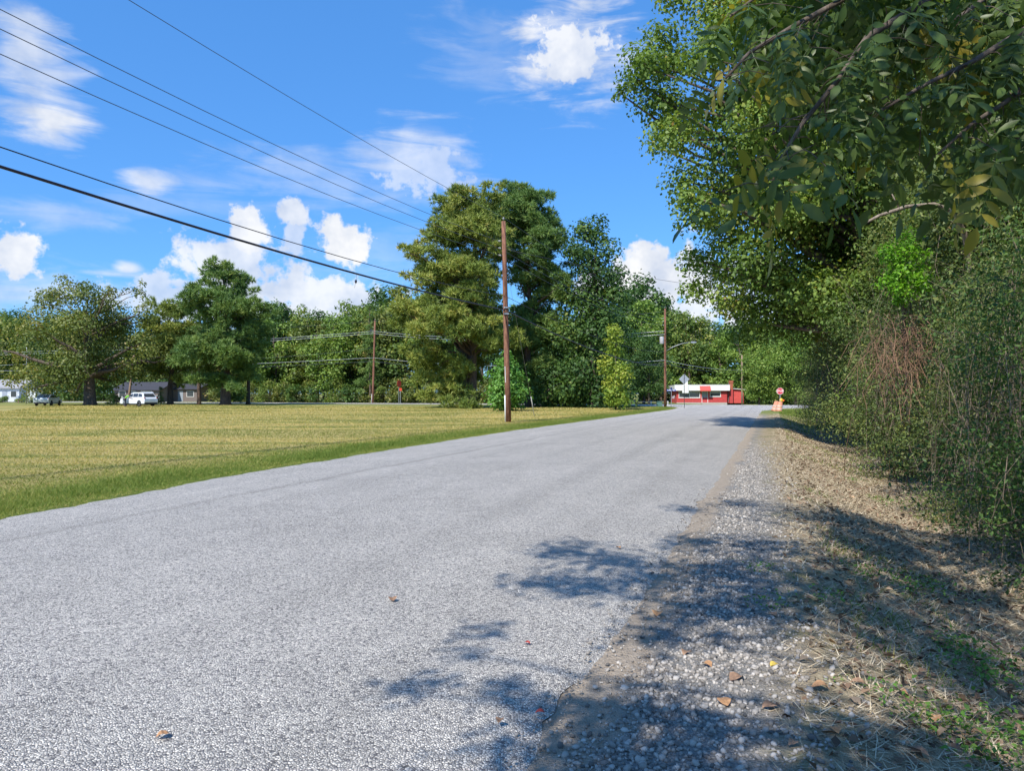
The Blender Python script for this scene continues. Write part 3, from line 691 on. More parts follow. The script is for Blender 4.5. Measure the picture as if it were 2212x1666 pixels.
# second and third rows of trees behind the thicket, sharing a few crowns
right_protos = []
for i, mat in enumerate(('gum', 'thicket', 'gum')):
    q = np.random.default_rng(300 + i)
    C, Rl = profile_lumps(q, 12, 3.6, [(.10, .55), (.3, .9), (.6, 1), (.85, .7), (1., .25)], 95, .27, .25)
    pth, rr = trunk_path(10.5, q, (q.normal() * .5, q.normal() * .5), .2)
    right_protos.append((trunk_mesh('trunk', pth, rr, C, q, 'bark', .6, .09), crown_mesh('crown', C, Rl, q, mat, .135, 420, aspect=.72)))
RL = ['sunlit leafy tree', 'dull green leafy tree', 'broad-leaved tree']
ORD = 'first second third fourth fifth sixth seventh eighth ninth tenth eleventh twelfth thirteenth fourteenth fifteenth sixteenth seventeenth eighteenth nineteenth twentieth'.split()
for i, (s, v, kd, h) in enumerate(((14, 7.6, 0, 11), (18, 7.0, 1, 12), (21.5, 7.0, 2, 13), (26, 6.9, 1, 13.5), (30, 7.3, 0, 13), (40, 6.6, 2, 12.5), (45, 6.4, 0, 11.5), (50, 6.2, 1, 10.5), (56, 6.0, 2, 9.5), (62, 6.0, 1, 8.5),
                    (13, 12, 1, 14), (19, 12, 2, 15), (25, 12.5, 0, 16), (31, 12, 1, 17), (38, 12, 2, 17), (45, 11.5, 1, 15), (53, 11, 0, 13), (62, 10, 1, 11), (70, 9.5, 2, 9))):
    x, y = sv(s, v + g.uniform(-.3, .3))
    plant('thicket_tree', RL[kd] + (' in the thicket back row, ' + ORD[18 - i] if v > 9 else ' just behind the thicket shrubs, ' + ORD[9 - i]) + ' from the barrels', 'tree', [('trunk', right_protos[kd][0]), ('crown', right_protos[kd][1])], (x, y, ground_z(x, y)), g.uniform(0, 6.3), h / 12., 'trees of the roadside thicket')
# thicket front: tangled shrubs with vines and bare stems
def tangle(rng, H, Rm, n, r=(.004, .011)):
    mb = MB()
    for _ in range(n):
        a = rng.uniform(0, 6.3); b = a + rng.normal() * .9; q0 = Rm * rng.uniform(.1, .8); q1 = Rm * rng.uniform(.4, 1.15)
        p0 = Vector((q0 * math.cos(a), q0 * math.sin(a), rng.uniform(0, H * .3))); p1 = Vector((q1 * math.cos(b), q1 * math.sin(b), rng.uniform(.1, 1.) * H))
        up = rng.uniform(.1, .5) * H
        pts = [p0.lerp(p1, t) + Vector((0, 0, math.sin(t * 3.14) * up)) + Vector(rng.normal(size=3) * .13) for t in (0, .17, .34, .5, .67, .84, 1)]
        w = rng.uniform(*r); mb.tube(pts, [w, w, w * .9, w * .8, w * .7, w * .5, w * .3], 4, False)
    return mb
shrubs = []
for i, (mat, lf, kk) in enumerate((('thicket', .066, 900), ('thicket', .054, 1100), ('gum', .075, 760), ('hard', .066, 850))):
    q = np.random.default_rng(400 + i)
    C, Rl = profile_lumps(q, 4.6, 1.75, [(.0, .75), (.2, 1), (.55, .95), (.85, .8), (1., .35)], 52, .36, .3)
    pth, rr = trunk_path(3.4, q, (0, 0), .06)
    shrubs.append((trunk_mesh('stem', pth, rr, C, q, 'bark', .9, .03), tangle(q, 4.2, 1.9, 150, (.0018, .0042)).mesh('bare_vines', 'twig'), crown_mesh('foliage', C, Rl, q, mat, lf, kk, aspect=.46, spread=(.25, 1.18), mess=1.1)))
SL = ['vine-tangled olive shrub along the thicket front', 'fine-leaved tangled shrub along the thicket front', 'brighter broad-leaved shrub along the thicket front', 'dark leafy shrub along the thicket front']
ORD = 'first second third fourth fifth sixth seventh eighth ninth tenth eleventh twelfth thirteenth fourteenth fifteenth sixteenth seventeenth eighteenth nineteenth twentieth'.split()
for i, (s, v, kd, h) in enumerate(((7, 5.0, 1, 1.1), (10, 5.1, 3, 1.15), (12.6, 5.0, 1, 1.25), (14.6, 4.9, 0, 1.2), (17.2, 5.0, 1, 1.3), (19.5, 4.7, 3, 1.1), (22, 4.9, 0, 1.25), (24.6, 4.5, 3, 1.15), (27.2, 4.8, 1, 1.25), (30, 4.5, 0, 1.2),
                                   (33, 4.5, 3, 1.15), (36, 4.3, 1, 1.2), (39.5, 4.4, 0, 1.2), (43, 4.2, 3, 1.1), (47, 4.3, 1, 1.15), (51, 4.1, 2, 1.1), (55, 4.3, 0, 1.05), (60, 4.5, 3, 1.0), (65, 5.0, 2, .9), (71, 5.6, 0, .8))):
    h *= (1.0, .8, .82, .66, .95, .72, 1.1)[i % 7] if i < 7 else (1.0, .8, 1.15, .9, 1.1, .72, 1.1)[i % 7]; x, y = sv(s, v - .35 + (.0, -.45, .2, -.3, .25)[i % 5] - (.75 if i < 4 else 0)); t = shrubs[kd]
    plant('thicket_shrub', SL[kd] + ', ' + ORD[19 - i] + ' from the barrels', 'shrub', [('stem', t[0]), ('bare_vines', t[1]), ('foliage', t[2])], (x, y, ground_z(x, y) - .05), i * 2.4, h, 'shrubs along the front of the thicket')
# upper curtain of vines hanging over the shrubs
for i, (s, v, z, kd) in enumerate(((13.5, 6.3, 3.4, 2), (16.5, 6.0, 4.0, 0), (19.5, 6.2, 4.4, 1), (23, 6.0, 4.6, 0), (27, 5.8, 4.8, 2))):
    x, y = sv(s, v); t = shrubs[kd]
    plant('climbing_vine', ['olive climbing vine mass draped high in the thicket', 'fine-leaved climbing vine mass draped high in the thicket', 'bright climbing vine mass draped high in the thicket'][kd] + ', ' + ORD[4 - i] + ' from the barrels', 'vine', [('stem', t[0]), ('foliage', t[2])], (x, y, ground_z(x, y) - .05), i * 1.7 + .6, 1.75, 'vines draped in the thicket')
# bright privet sapling
q = np.random.default_rng(500)
Cp = [(1960, 520, 30), (1920, 545, 28), (1990, 555, 30), (1945, 590, 36), (1985, 610, 26), (1915, 610, 20), (1950, 640, 20)]
C, Rl = traced_lumps(Cp, 1955, 15.2, q, 2, .5); bx = foot(1955, 15.2); bx = (X_at(1955, 15.2), 15.2, 0.); C[:, 2] -= bx[2]
pth, rr = [(1.0, 1.6, -.3), (.9, 1.5, .5), (.5, .9, 2.2), (.1, .2, 3.6), (0, 0, 4.4)], [.03, .03, .025, .02, .012]
plant('privet_bush', 'vivid lime-green privet bush glowing in the middle of the thicket', 'bush', [('stem', trunk_mesh('stem', pth, rr, C, q, 'bark', 1, .02)), ('foliage', crown_mesh('foliage', C, Rl, q, 'privet', .085, 2400, aspect=.5))], bx)
# dead red-brown vine tangle
bx = foot(1935, 15.6); q = np.random.default_rng(510); mb = MB()
for _ in range(150):
    a1 = Vector(pt(q.uniform(1880, 2000), q.uniform(690, 790), q.uniform(13.9, 15.0))) - Vector(bx)
    a0 = a1 + Vector((q.normal() * .35, q.normal() * .3, -q.uniform(.3, 1.1)))
    if _ < 6: a0 = Vector((.9 + q.normal() * .5, 1.5 + q.normal() * .3, -.05))
    pts = [a0.lerp(a1, t) + Vector(q.normal(size=3) * .09) + Vector((0, 0, .25 * math.sin(t * 3.1))) for t in (0, .25, .5, .75, 1)]
    w = q.uniform(.003, .007); mb.tube(pts, [w, w, w * .8, w * .6, w * .4], 4, False)
tag(mb.build('dead_vines', 'drytwig', None, True, loc=bx), 'dry red-brown dead vine tangle hanging in the thicket front', 'vine')
# bare pale bough arching out of the thicket
bx = foot(2110, 15.0); mb = MB()
bp = [(2110, 840, 15), (2105, 640, 15), (2085, 500, 14.6), (2062, 455, 14.2), (2020, 440, 13.9), (1960, 445, 13.6), (1900, 465, 13.4), (1850, 492, 13.3)]
mb.tube([(0, 0, -.1)] + [tuple(pt(*p) - np.array(bx)) for p in bp], [.07, .065, .06, .05, .045, .04, .035, .028, .018], 8)
mb.tube([tuple(pt(1945, 450, 13.6) - np.array(bx)), tuple(pt(1935, 430, 13.5) - np.array(bx)), tuple(pt(1928, 415, 13.5) - np.array(bx))], [.02, .015, .008], 6)
tag(mb.build('bare_bough', 'palebark', None, True, loc=bx), 'pale bare bough arching out of the thicket above the lime-green bush', 'branch')

# ------------------------------------------------------------------ walnut tree whose branch hangs into view; its crown shades the verge
g = np.random.default_rng(33)
wb = np.array([*sv(-1.5, 4.6), 0.]); wb[2] = ground_z(wb[0], wb[1])
walnut = thing('walnut_tree', 'walnut tree dangling large pinnate leaves over the verge beside the camera', 'tree', tuple(wb))
branches = [[(2330, -330, 5.2), (2060, -60, 4.6), (2001, 0, 4.5), (1878, 74, 4.3), (1816, 165, 4.2), (1733, 268, 4.1), (1690, 340, 4.05), (1668, 400, 4.0)],
            [(2330, -330, 5.2), (2050, -90, 4.7), (1850, -20, 4.5), (1720, 50, 4.4), (1620, 110, 4.3), (1570, 165, 4.25)],
            [(2450, -200, 5.2), (2250, 40, 4.6), (2104, 130, 4.4), (2000, 180, 4.3), (1900, 240, 4.2)],
            [(2450, -200, 5.2), (2290, 130, 4.7), (2180, 215, 4.5), (2104, 264, 4.4), (2030, 330, 4.3)],
            [(2450, -300, 5.4), (2200, -60, 4.9), (2080, 30, 4.7), (1960, 60, 4.6)],
            [(2330, -330, 5.2), (1980, -140, 4.9), (1800, -90, 4.8), (1660, -30, 4.7), (1580, 30, 4.6)],
            [(2400, -100, 5.0), (2260, 230, 4.9), (2215, 320, 4.8)]]
mb = MB()
hub = Vector((.5, 1.2, 6.4)); tr_top = Vector((-.2, .3, 8.6))
tp = [(0, 0, -.2), (0.02, 0, .4), (.05, .05, 2), (.0, .15, 4), (-.1, .2, 6), tuple(tr_top), (-.4, .3, 11)]
mb.tube(tp, [.34, .24, .21, .19, .16, .12, .06], 10)
bw = []
for b in branches:
    w = [Vector(pt(*p) - wb) for p in b]; bw.append(w)
    st = Vector((.0, .15, 4.6)); mid = st.lerp(w[0], .5) + Vector((0, 0, .35))
    n = len(w) + 2; rad = [.034 * (1 - i / n) ** 1.2 + .004 for i in range(n)]
    mb.tube([st, mid] + w, rad, 7)
# overhead limbs: clumps put where the verge and road are shaded
def overhead(px, py, z, r):
    d = F_PX * H_EYE / (py - HOR); gx, gy = X_at(px, d), d
    k = z / math.tan(SUN_EL)
    return (gx - math.sin(SHADOW_AZ) * k - wb[0], gy - math.cos(SHADOW_AZ) * k - wb[1], z - wb[2]), r * 1.22
shade = [(1230, 1195, 7.6, .42), (1330, 1215, 7.2, .48), (1180, 1265, 7.4, .36), (1280, 1270, 7.0, .40), (1420, 1250, 7.0, .50), (1500, 1170, 7.4, .42), (1560, 1230, 7.2, .60), (1530, 1320, 6.6, .50), (1660, 1300, 6.8, .75),
         (1640, 1180, 7.5, .55), (1790, 1240, 7.0, .75), (1930, 1300, 6.8, .75), (2060, 1360, 6.4, .7), (2180, 1420, 6.2, .7), (1420, 1370, 6.5, .30),
         (1050, 1370, 6.6, .17), (1020, 1420, 6.5, .13), (960, 1480, 6.3, .12), (1100, 1490, 6.2, .18), (1180, 1530, 6.0, .2), (880, 1500, 6.4, .12), (1340, 1530, 5.8, .36), (1450, 1560, 5.6, .36), (1280, 1620, 5.6, .4), (1500, 1640, 5.5, .35), (1200, 1700, 5.5, .5), 
         (1850, 1620, 5.6, .5), (1900, 1150, 7.8, .6), (2030, 1190, 7.5, .6), (1760, 1110, 8.2, .7), (1900, 1085, 8.6, .7), (2150, 1260, 7.2, .7), (1480, 1100, 8.2, .28), (1600, 1090, 8.3, .4), (2000, 1700, 5.5, .5), (2150, 1620, 5.6, .5),
         (1350, 1800, 5.5, .6), (1700, 1850, 5.4, .7), (2100, 1900, 5.4, .8)]
oc, orr = zip(*[overhead(*q) for q in shade]); oc = [list(o) for o in oc]; orr = list(orr)
for k in range(46):      # the rest of the crown, over the thicket to the right and behind
    a = g.uniform(0, 6.3); r = 3.6 * math.sqrt(g.uniform(.05, 1))
    oc.append([3.4 + r * math.cos(a), -1.6 + r * math.sin(a), g.uniform(6.2, 11.)]); orr.append(g.uniform(.5, .9))
for k in range(34):      # boughs farther in, behind the single leaves
    oc.append(list(pt(g.uniform(1700, 2260), g.uniform(-80, 300), g.uniform(5.2, 7.0)) - wb)); orr.append(g.uniform(.28, .5))
for c in oc[:len(shade):2]:
    c_ = Vector(c); st = Vector((-.1, .2, min(max(c_.z - 1.6, 4.5), 9)))
    pts = [st, st.lerp(c_, .35) + Vector((0, 0, .3)), st.lerp(c_, .7) + Vector((g.normal() * .15, g.normal() * .15, .3)), c_]
    mb.tube(pts, [.06, .045, .03, .012], 6, False)
mb.build('trunk', 'bark', walnut, True)
fo = crown_mesh('foliage', np.array(oc), np.array(orr), g, 'walnut', .125, 950, aspect=.42, spread=(.15, 1.1), droop=1.0)
o = link('foliage', fo, walnut); o['kind'] = 'stuff'
# pinnate leaves, each an object
def pinnate(seed, n=4, L=.32):
    q = np.random.default_rng(seed); Vs, Fs, T = [], [], []
    def ribbon(p0, p1, w, nrm, tint, cup=.18):
        d = p1 - p0; ln = d.length; d.normalize(); s = d.cross(nrm).normalized(); u = s.cross(d)
        k = len(Vs); prof = ((.0, .02), (.22, .38), (.5, .5), (.78, .32), (1., .0))
        for t, ww in prof:
            c = p0 + d * ln * t - u * (ln * .14 * t * t)
            Vs.extend([c - s * ww * w + u * ww * w * cup, c, c + s * ww * w + u * ww * w * cup]); T.extend([tint] * 3)
        for i in range(len(prof) - 1):
            a = k + i * 3; Fs.append((a, a + 1, a + 4, a + 3)); Fs.append((a + 1, a + 2, a + 5, a + 4))
    tint0 = .93 if seed == 605 else q.uniform(.1, .65)
    rach = [Vector((L * t, 0, -.10 * L * t * t * 2.2)) for t in np.linspace(0, 1, n + 2)]
    for a, b in zip(rach[:-1], rach[1:]):
        k = len(Vs); Vs.extend([a + Vector((0, .002, 0)), a - Vector((0, .002, 0)), b - Vector((0, .002, 0)), b + Vector((0, .002, 0))]); T.extend([.3] * 4); Fs.append((k, k + 1, k + 2, k + 3))
    for i, c in enumerate(rach[1:-1]):
        for sd in (-1, 1):
            ll = L * (.30 + .10 * math.sin(i / max(1, n - 1) * 3.1)) * q.uniform(.85, 1.15)
            e = c + Vector((.45, sd * 1.0, -.25 + q.normal() * .15)).normalized() * ll
            ribbon(c, e, ll * .36, Vector((0, q.normal() * .25, 1)), tint0 + q.normal() * .08)
    ribbon(rach[-1], rach[-1] + Vector((1, q.normal() * .1, -.35)).normalized() * L * .40, L * .17, Vector((0, 0, 1)), tint0 + q.normal() * .08)
    me = bpy.data.meshes.new('leaf'); me.from_pydata([tuple(v) for v in Vs], [], Fs); me.update()
    a = me.attributes.new('tint', 'FLOAT', 'POINT'); a.data.foreach_set('value', np.clip(T, 0, 1).astype(np.float32))
    me.materials.append(MT['walnut']); me.polygons.foreach_set('use_smooth', np.ones(len(me.polygons), bool)); return me
leafs = [pinnate(600 + i, 3 + i % 3, .28 + .03 * i) for i in range(6)]
count = 0; tw = MB()
per = [64, 54, 48, 40, 34, 34, 24]
for w, nb in zip(bw, per):
    pts = w[1:]; seg = [(b - a).length for a, b in zip(pts[:-1], pts[1:])]; tot = sum(seg)
    for k in range(nb):
        u = (k + g.uniform(0, 1)) / nb * tot; i = 0
        while i < len(seg) - 1 and u > seg[i]: u -= seg[i]; i += 1
        p = pts[i].lerp(pts[i + 1], min(1, u / seg[i]))
        off = Vector((g.normal() * .12, g.normal() * .18, -abs(g.normal()) * .10)) * (1.3 if k % 2 else .2); e = p + off
        if off.length > .08: tw.tube([p, p.lerp(e, .5) + Vector((0, 0, .03)), e], [.004, .003, .002], 4, False)
        az = math.atan2(off.y, off.x) + g.normal() * .9; 
        o = link('leaf', leafs[int(g.integers(0, 6)) if g.uniform() > .5 else int(g.integers(0, 5))], walnut, e, (g.normal() * .8, g.uniform(.35, 1.5), az)); o.scale = (g.uniform(.65, 1.05),) * 3; count += 1
tw.build('twigs', 'bark', walnut, True)['kind'] = 'stuff'

# ------------------------------------------------------------------ grass, litter and stones
def blades(P, h, w, lean, tint, rng):
    n = len(P); a = rng.uniform(0, 6.283, n); s = np.stack([np.cos(a), np.sin(a), 0 * a], 1) * (w * .5)[:, None]
    b = rng.uniform(0, 6.283, n); l = np.stack([np.cos(b) * lean, np.sin(b) * lean, np.ones(n)], 1); l = unit(l) * h[:, None]
    Vt = np.stack([P - s, P + s, P + l], 1).reshape(-1, 3)
    return Vt, np.arange(3 * n).reshape(n, 3), np.repeat(np.clip(tint, 0, 1), 3)
def scatter(n, s0, s1, v0, v1, rng, bias=1.):
    s = s0 + (s1 - s0) * rng.uniform(0, 1, n) ** bias; v = rng.uniform(v0, v1, n); return s, v
def to_xyz(s, v, dz=0.):
    return np.stack([s * U[0] + v * V[0], s * U[1] + v * V[1], height(s, v) + dz], 1)
g = np.random.default_rng(91)
def patchy(x, y, f=1., seed=1):
    return .5 + .5 * (wob(x * f + 1.3 * wob(y * f, seed + 1, .7), seed) * .6 + wob(y * f * 1.1 + wob(x * f, seed + 3, .6), seed + 2) * .6)
# taller green strip beside the road
n = 230000; s = 4 + 86 * g.uniform(0, 1, n) ** 2.0; off = g.gamma(1.4, .85, n) - .16
off = off + .12 * wob(s, 12, 2.3) * np.exp(-off); v = v_left(s) + .10 * wob(s, 3, 1.1) + .09 * wob(s, 4, 6) - off
P = to_xyz(s, v); P[:, 2] = np.maximum(P[:, 2], -.02); pa = patchy(P[:, 0], P[:, 1], 1.3, 7)
tall = pa ** 1.5 * sstep(-.05, .7, off) * (1 - .7 * sstep(1.2, 3., off))
h = (.035 + .15 * tall) * g.uniform(.4, 1.4, n); w = .006 + .00035 * s
t = .10 + .55 * patchy(P[:, 0], P[:, 1], .7, 17) + g.normal(size=n) * .24 + .30 * sstep(.9, 2.4, off) + .15 * (1 - sstep(0, .35, off))
Vt, Fc, tt_ = blades(P, h, w, g.uniform(.4, 2.2, n), t, g)
tag(link('verge_grass', fast_mesh('verge_grass', Vt, Fc, MT['grass'], tt_)), 'taller green grass strip along the left road edge', 'grass', kind='stuff')
# mown field
n = 330000; s = -2 + 82 * g.uniform(0, 1, n) ** 1.7; off = 1.2 + (4 + s * 1.05) * g.uniform(0, 1, n) ** 1.25; v = v_left(s) - off
P = to_xyz(s, v); dist = np.hypot(P[:, 0], P[:, 1])
h = (.035 + .0007 * dist) * g.uniform(.4, 1.5, n); w = .007 + .0006 * dist
pz = patchy(P[:, 0] * .5, P[:, 1], .45, 27)
cl = patchy(P[:, 0], P[:, 1], 3.1, 29); h = h * (.55 + .9 * cl)
t = .60 - .75 * sstep(.42, .8, pz) + g.normal(size=n) * .2 + .35 * (cl - .5) - .3 * (1 - sstep(1.5, 4, off))
Vt, Fc, tt_ = blades(P, h, w, g.uniform(.5, 2.2, n), t, g)
tag(link('field_grass', fast_mesh('field_grass', Vt, Fc, MT['field'], tt_)), 'straw-coloured mown grass of the open field', 'grass', kind='stuff')
# right verge: dry straw lying about, some green
n = 190000; s = .5 + 60 * g.uniform(0, 1, n) ** 2.0; v = -.15 + 3.9 * g.uniform(0, 1, n) ** .9; v = v + .2 * wob(s, 41, 1.3)
P = to_xyz(s, v, .004); pz = patchy(P[:, 0], P[:, 1], 1.1, 33)
keep = g.uniform(0, 1, n) < (.25 + .9 * pz) * sstep(-.2, .6, v); P, s = P[keep], s[keep]; n = len(P)
h = g.uniform(.04, .15, n); w = .006 + .0005 * s
Vt, Fc, tt_ = blades(P, h, w, g.uniform(1.5, 7, n), .5 + g.normal(size=n) * .25, g)
tag(link('dry_straw', fast_mesh('dry_straw', Vt, Fc, MT['straw'], tt_)), 'dry straw lying over the right-hand verge', 'straw', kind='stuff')
n = 60000; s = 1 + 75 * g.uniform(0, 1, n) ** 1.8; v = .5 + 2.6 * g.uniform(0, 1, n)
P = to_xyz(s, v); pz = patchy(P[:, 0], P[:, 1], .9, 53); keep = g.uniform(0, 1, n) < sstep(.55, .8, pz) + .9 * sstep(40, 55, s); P, s = P[keep], s[keep]; n = len(P)
Vt, Fc, tt_ = blades(P, g.uniform(.03, .13, n), .006 + .0004 * s, g.uniform(.3, 1.6, n), .3 + g.normal(size=n) * .25, g)
tag(link('ditch_grass', fast_mesh('ditch_grass', Vt, Fc, MT['grass'], tt_)), 'patchy green grass on the right-hand verge', 'grass', kind='stuff')
# leaf litter
n = 42000; s = .8 + 40 * g.uniform(0, 1, n) ** 1.9; v = -.15 + 4.8 * g.uniform(0, 1, n) ** .95
P = to_xyz(s, v, .008); pz = patchy(P[:, 0], P[:, 1], 1.4, 63); keep = g.uniform(0, 1, n) < sstep(-.1, .7, v) * (.3 + .8 * pz); P = P[keep]; n = len(P)
N = unit(np.array([0, 0, 1.]) + g.normal(size=(n, 3)) * .45); L = g.uniform(.03, .085, n)
Vt, Fc = leaf_arrays(P, N, L, L * .6, g, 0.)
tag(link('leaf_litter', fast_mesh('leaf_litter', Vt, Fc, MT['litter'], np.repeat(np.clip(.45 + g.normal(size=n) * .25, 0, 1), 4))), 'brown leaf litter strewn over the right-hand verge', 'leaves', kind='stuff')
# loose stone of the shoulder
phi = (1 + 5 ** .5) / 2
IV = unit(np.array([(-1, phi, 0), (1, phi, 0), (-1, -phi, 0), (1, -phi, 0), (0, -1, phi), (0, 1, phi), (0, -1, -phi), (0, 1, -phi), (phi, 0, -1), (phi, 0, 1), (-phi, 0, -1), (-phi, 0, 1)], float))
IF = np.array([(0, 11, 5), (0, 5, 1), (0, 1, 7), (0, 7, 10), (0, 10, 11), (1, 5, 9), (5, 11, 4), (11, 10, 2), (10, 7, 6), (7, 1, 8), (3, 9, 4), (3, 4, 2), (3, 2, 6), (3, 6, 8), (3, 8, 9), (4, 9, 5), (2, 4, 11), (6, 2, 10), (8, 6, 7), (9, 8, 1)])
def stones(name, label, n, s0, s1, bias, vfun, size, seed, z=.0, zfun=None):
    q = np.random.default_rng(seed)
    s = s0 + (s1 - s0) * q.uniform(0, 1, n) ** bias; v = vfun(q, s, n)
    P = to_xyz(s, v, z)
    if zfun is not None: P[:, 2] = zfun(s, v)
    kp = q.uniform(0, 1, n) > sstep(s0 + (s1 - s0) * .42, s1, s); s, v, P = s[kp], v[kp], P[kp]; n = len(s)
    sz = size * np.clip(np.exp(q.normal(size=n) * .42), .4, 2.4); sc = q.uniform(.55, 1.2, (n, 3)) * np.array([1, 1, .72]) * sz[:, None]
    Vt = IV[None] * sc[:, None, :] * q.uniform(.75, 1.2, (n, 12, 1))
    a = q.uniform(0, 6.28, n); ca, sa = np.cos(a)[:, None], np.sin(a)[:, None]
    x = Vt[:, :, 0] * ca - Vt[:, :, 1] * sa; y = Vt[:, :, 0] * sa + Vt[:, :, 1] * ca
    b = q.normal(size=n) * .5; cb, sb = np.cos(b)[:, None], np.sin(b)[:, None]
    zz = Vt[:, :, 2] * cb + x * sb; x = x * cb - Vt[:, :, 2] * sb
    Vt = np.stack([x, y, zz], -1) + P[:, None, :] + np.array([0, 0, 1.])[None, None] * (sz * .25)[:, None, None]
    Fc = (IF[None] + (np.arange(n) * 12)[:, None, None]).reshape(-1, 3)
    tag(link(name, fast_mesh(name, Vt, Fc, MT['stone'], np.repeat(np.clip(.5 + q.normal(size=n) * .28, 0, 1), 12))), label, 'gravel', kind='stuff')
stones('loose_gravel', 'loose grey crushed stone along the right shoulder', 29000, 1.2, 30, 2.1, lambda q, s, n: -.52 + np.abs(q.normal(size=n)) * q.choice([-.13, .42], n, p=[.3, .7]) * (1 - .3 * sstep(6, 20, s)) + .18 * wob(s, 71, 1.4), .0105, 8)
stones('stray_chips', 'stray stone chips lying on the road edge and the dirt strip', 2500, 1.2, 16, 1.8, lambda q, s, n: q.uniform(-1.15, -.6, n), .008, 9, .004)

# ------------------------------------------------------------------ fallen leaves that stand out singly
def leaf_piece(seed, L=.10):
    q = np.random.default_rng(seed); n = 9; Vs = []; Fs = []
    prof = [(0, .03), (.15, .26), (.35, .42), (.55, .36), (.75, .24), (.9, .10), (1, .0)]
    cu = q.uniform(.15, .5)
    for t, w in prof:
        z = .18 * L * math.sin(t * 3.1) * q.uniform(.6, 1.4)
        for sd in (-1, 0, 1): Vs.append(((t - .5) * L, sd * w * L, z + abs(sd) * w * L * cu))
    for i in range(len(prof) - 1):
        a = i * 3; Fs += [(a, a + 1, a + 4, a + 3), (a + 1, a + 2, a + 5, a + 4)]
    me = bpy.data.meshes.new('fallen_leaf'); me.from_pydata(Vs, [], Fs); me.update(); return me
def drop_leaf(px, py, mat, label, size, group=None, seed=0, z=None):
    d = F_PX * H_EYE / (py - HOR)
    for _ in range(12):
        x = X_at(px, d); sx, vx = x * U[0] + d * U[1], x * V[0] + d * V[1]
        gz = float(height(sx, vx)) if vx > -.95 else .012 + .07 * (1 - (2 * (vx - v_left(sx)) / (v_right(sx) - v_left(sx)) - 1) ** 2)
        d = F_PX * (H_EYE - gz) / (py - HOR)
    me = leaf_piece(seed, size); me.materials.append(MT[mat])
    o = link('fallen_leaf', me, None, (X_at(px, d), d, gz + .012), (0, 0, seed * 1.9)); tag(o, label, 'leaf', group)
drop_leaf(848, 1298, 'fallen_b', 'curled brown leaf lying alone on the open road', .085, seed=1)
drop_leaf(355, 1592, 'fallen_o', 'pale orange leaf lying alone on the open road', .06, seed=2)
drop_leaf(1139, 1392, 'fallen_r', 'small bright red leaf on the road near the dirt strip', .045, seed=3)
drop_leaf(1080, 1560, 'fallen_b', 'small brown leaf on the road beside the dirt strip', .05, seed=4)
drop_leaf(1166, 1543, 'fallen_r', 'dark red-brown leaf lying on the dirt strip', .05, seed=5)
drop_leaf(1336, 1186, 'fallen_o', 'tan leaf on the road beside the dirt strip shadow', .06, seed=6)
q = np.random.default_rng(44)
for k, (px, py, m_) in enumerate([(1672, 1440, 'fallen_y'), (1525, 1440, 'fallen_o'), (1480, 1415, 'fallen_b'), (1770, 1490, 'fallen_o'), (1800, 1580, 'fallen_o'), (1660, 1530, 'fallen_b'), (1945, 1500, 'fallen_o'), (2015, 1555, 'fallen_o'),
                              (1850, 1480, 'fallen_b'), (1668, 1330, 'fallen_b'), (1590, 1470, 'fallen_b'), (2100, 1590, 'fallen_o'), (1900, 1400, 'fallen_b'), (2080, 1480, 'fallen_b'), (1560, 1520, 'fallen_o'), (1710, 1610, 'fallen_b'), (1980, 1630, 'fallen_b'), (1420, 1330, 'fallen_o')]):
    nm = {'fallen_y': 'single yellow leaf lying on the sunlit gravel and litter', 'fallen_o': 'orange-tan fallen leaf lying on the right-hand verge', 'fallen_b': 'brown curled fallen leaf lying on the right-hand verge'}[m_]
    drop_leaf(px, py, m_, nm, float(q.uniform(.06, .10)), None if m_ == 'fallen_y' else 'fallen leaves on the verge', 20 + k)

# low weeds and a large-leaved plant at the thicket foot
def weed_mesh(seed, r, n, leaf):
    q = np.random.default_rng(seed); P = np.stack([q.normal(size=n) * r, q.normal(size=n) * r, q.uniform(.02, .10, n)], 1); N = unit(np.array([0, 0, 1.]) + q.normal(size=(n, 3)) * .5)
    L = leaf * q.uniform(.6, 1.3, n); Vt, Fc = leaf_arrays(P, N, L, L * .6, q, .1)
    return fast_mesh('foliage', Vt, Fc, MT['weed'], np.repeat(np.clip(.5 + q.normal(size=n) * .25, 0, 1), 4))
wm = [weed_mesh(1, .14, 150, .030), weed_mesh(2, .24, 300, .036), weed_mesh(3, .10, 70, .028)]
for k, (px, py, i) in enumerate([(1960, 1270, 1), (2075, 1430, 1), (2130, 1470, 0), (2050, 1400, 0), (1870, 1245, 0), (2090, 1610, 1), (1905, 1510, 2), (2180, 1600, 1), (1660, 1310, 2), (1790, 1300, 2), (1900, 1085, 1), (1840, 1040, 0), (1640, 1235, 2), (2000, 1560, 2)]):
    d = F_PX * H_EYE / (py - HOR)
    for _ in range(12):
        x = X_at(px, d); d = F_PX * (H_EYE - ground_z(x, d)) / (py - HOR)
    o = thing('low_weed', None, None, (X_at(px, d), d, ground_z(X_at(px, d), d)), k); link('foliage', wm[i], o)['kind'] = 'stuff'; tag(o, ['small tuft of green weeds', 'wide mat of green broadleaf weeds', 'tiny sprig of green weeds'][[0, 1, 2][i]] + ' on the right-hand verge', 'weed', 'low weeds on the verge')
px, py = 1935, 1035; d = F_PX * H_EYE / (py - HOR)
for _ in range(15): d = F_PX * (H_EYE - ground_z(X_at(px, d), d)) / (py - HOR)
pk = thing('pokeweed_plant', 'dark large-leaved weed with drooping leaves at the thicket foot', 'plant', (X_at(px, d), d, ground_z(X_at(px, d), d)))
mb = MB(); q = np.random.default_rng(2); tips = []
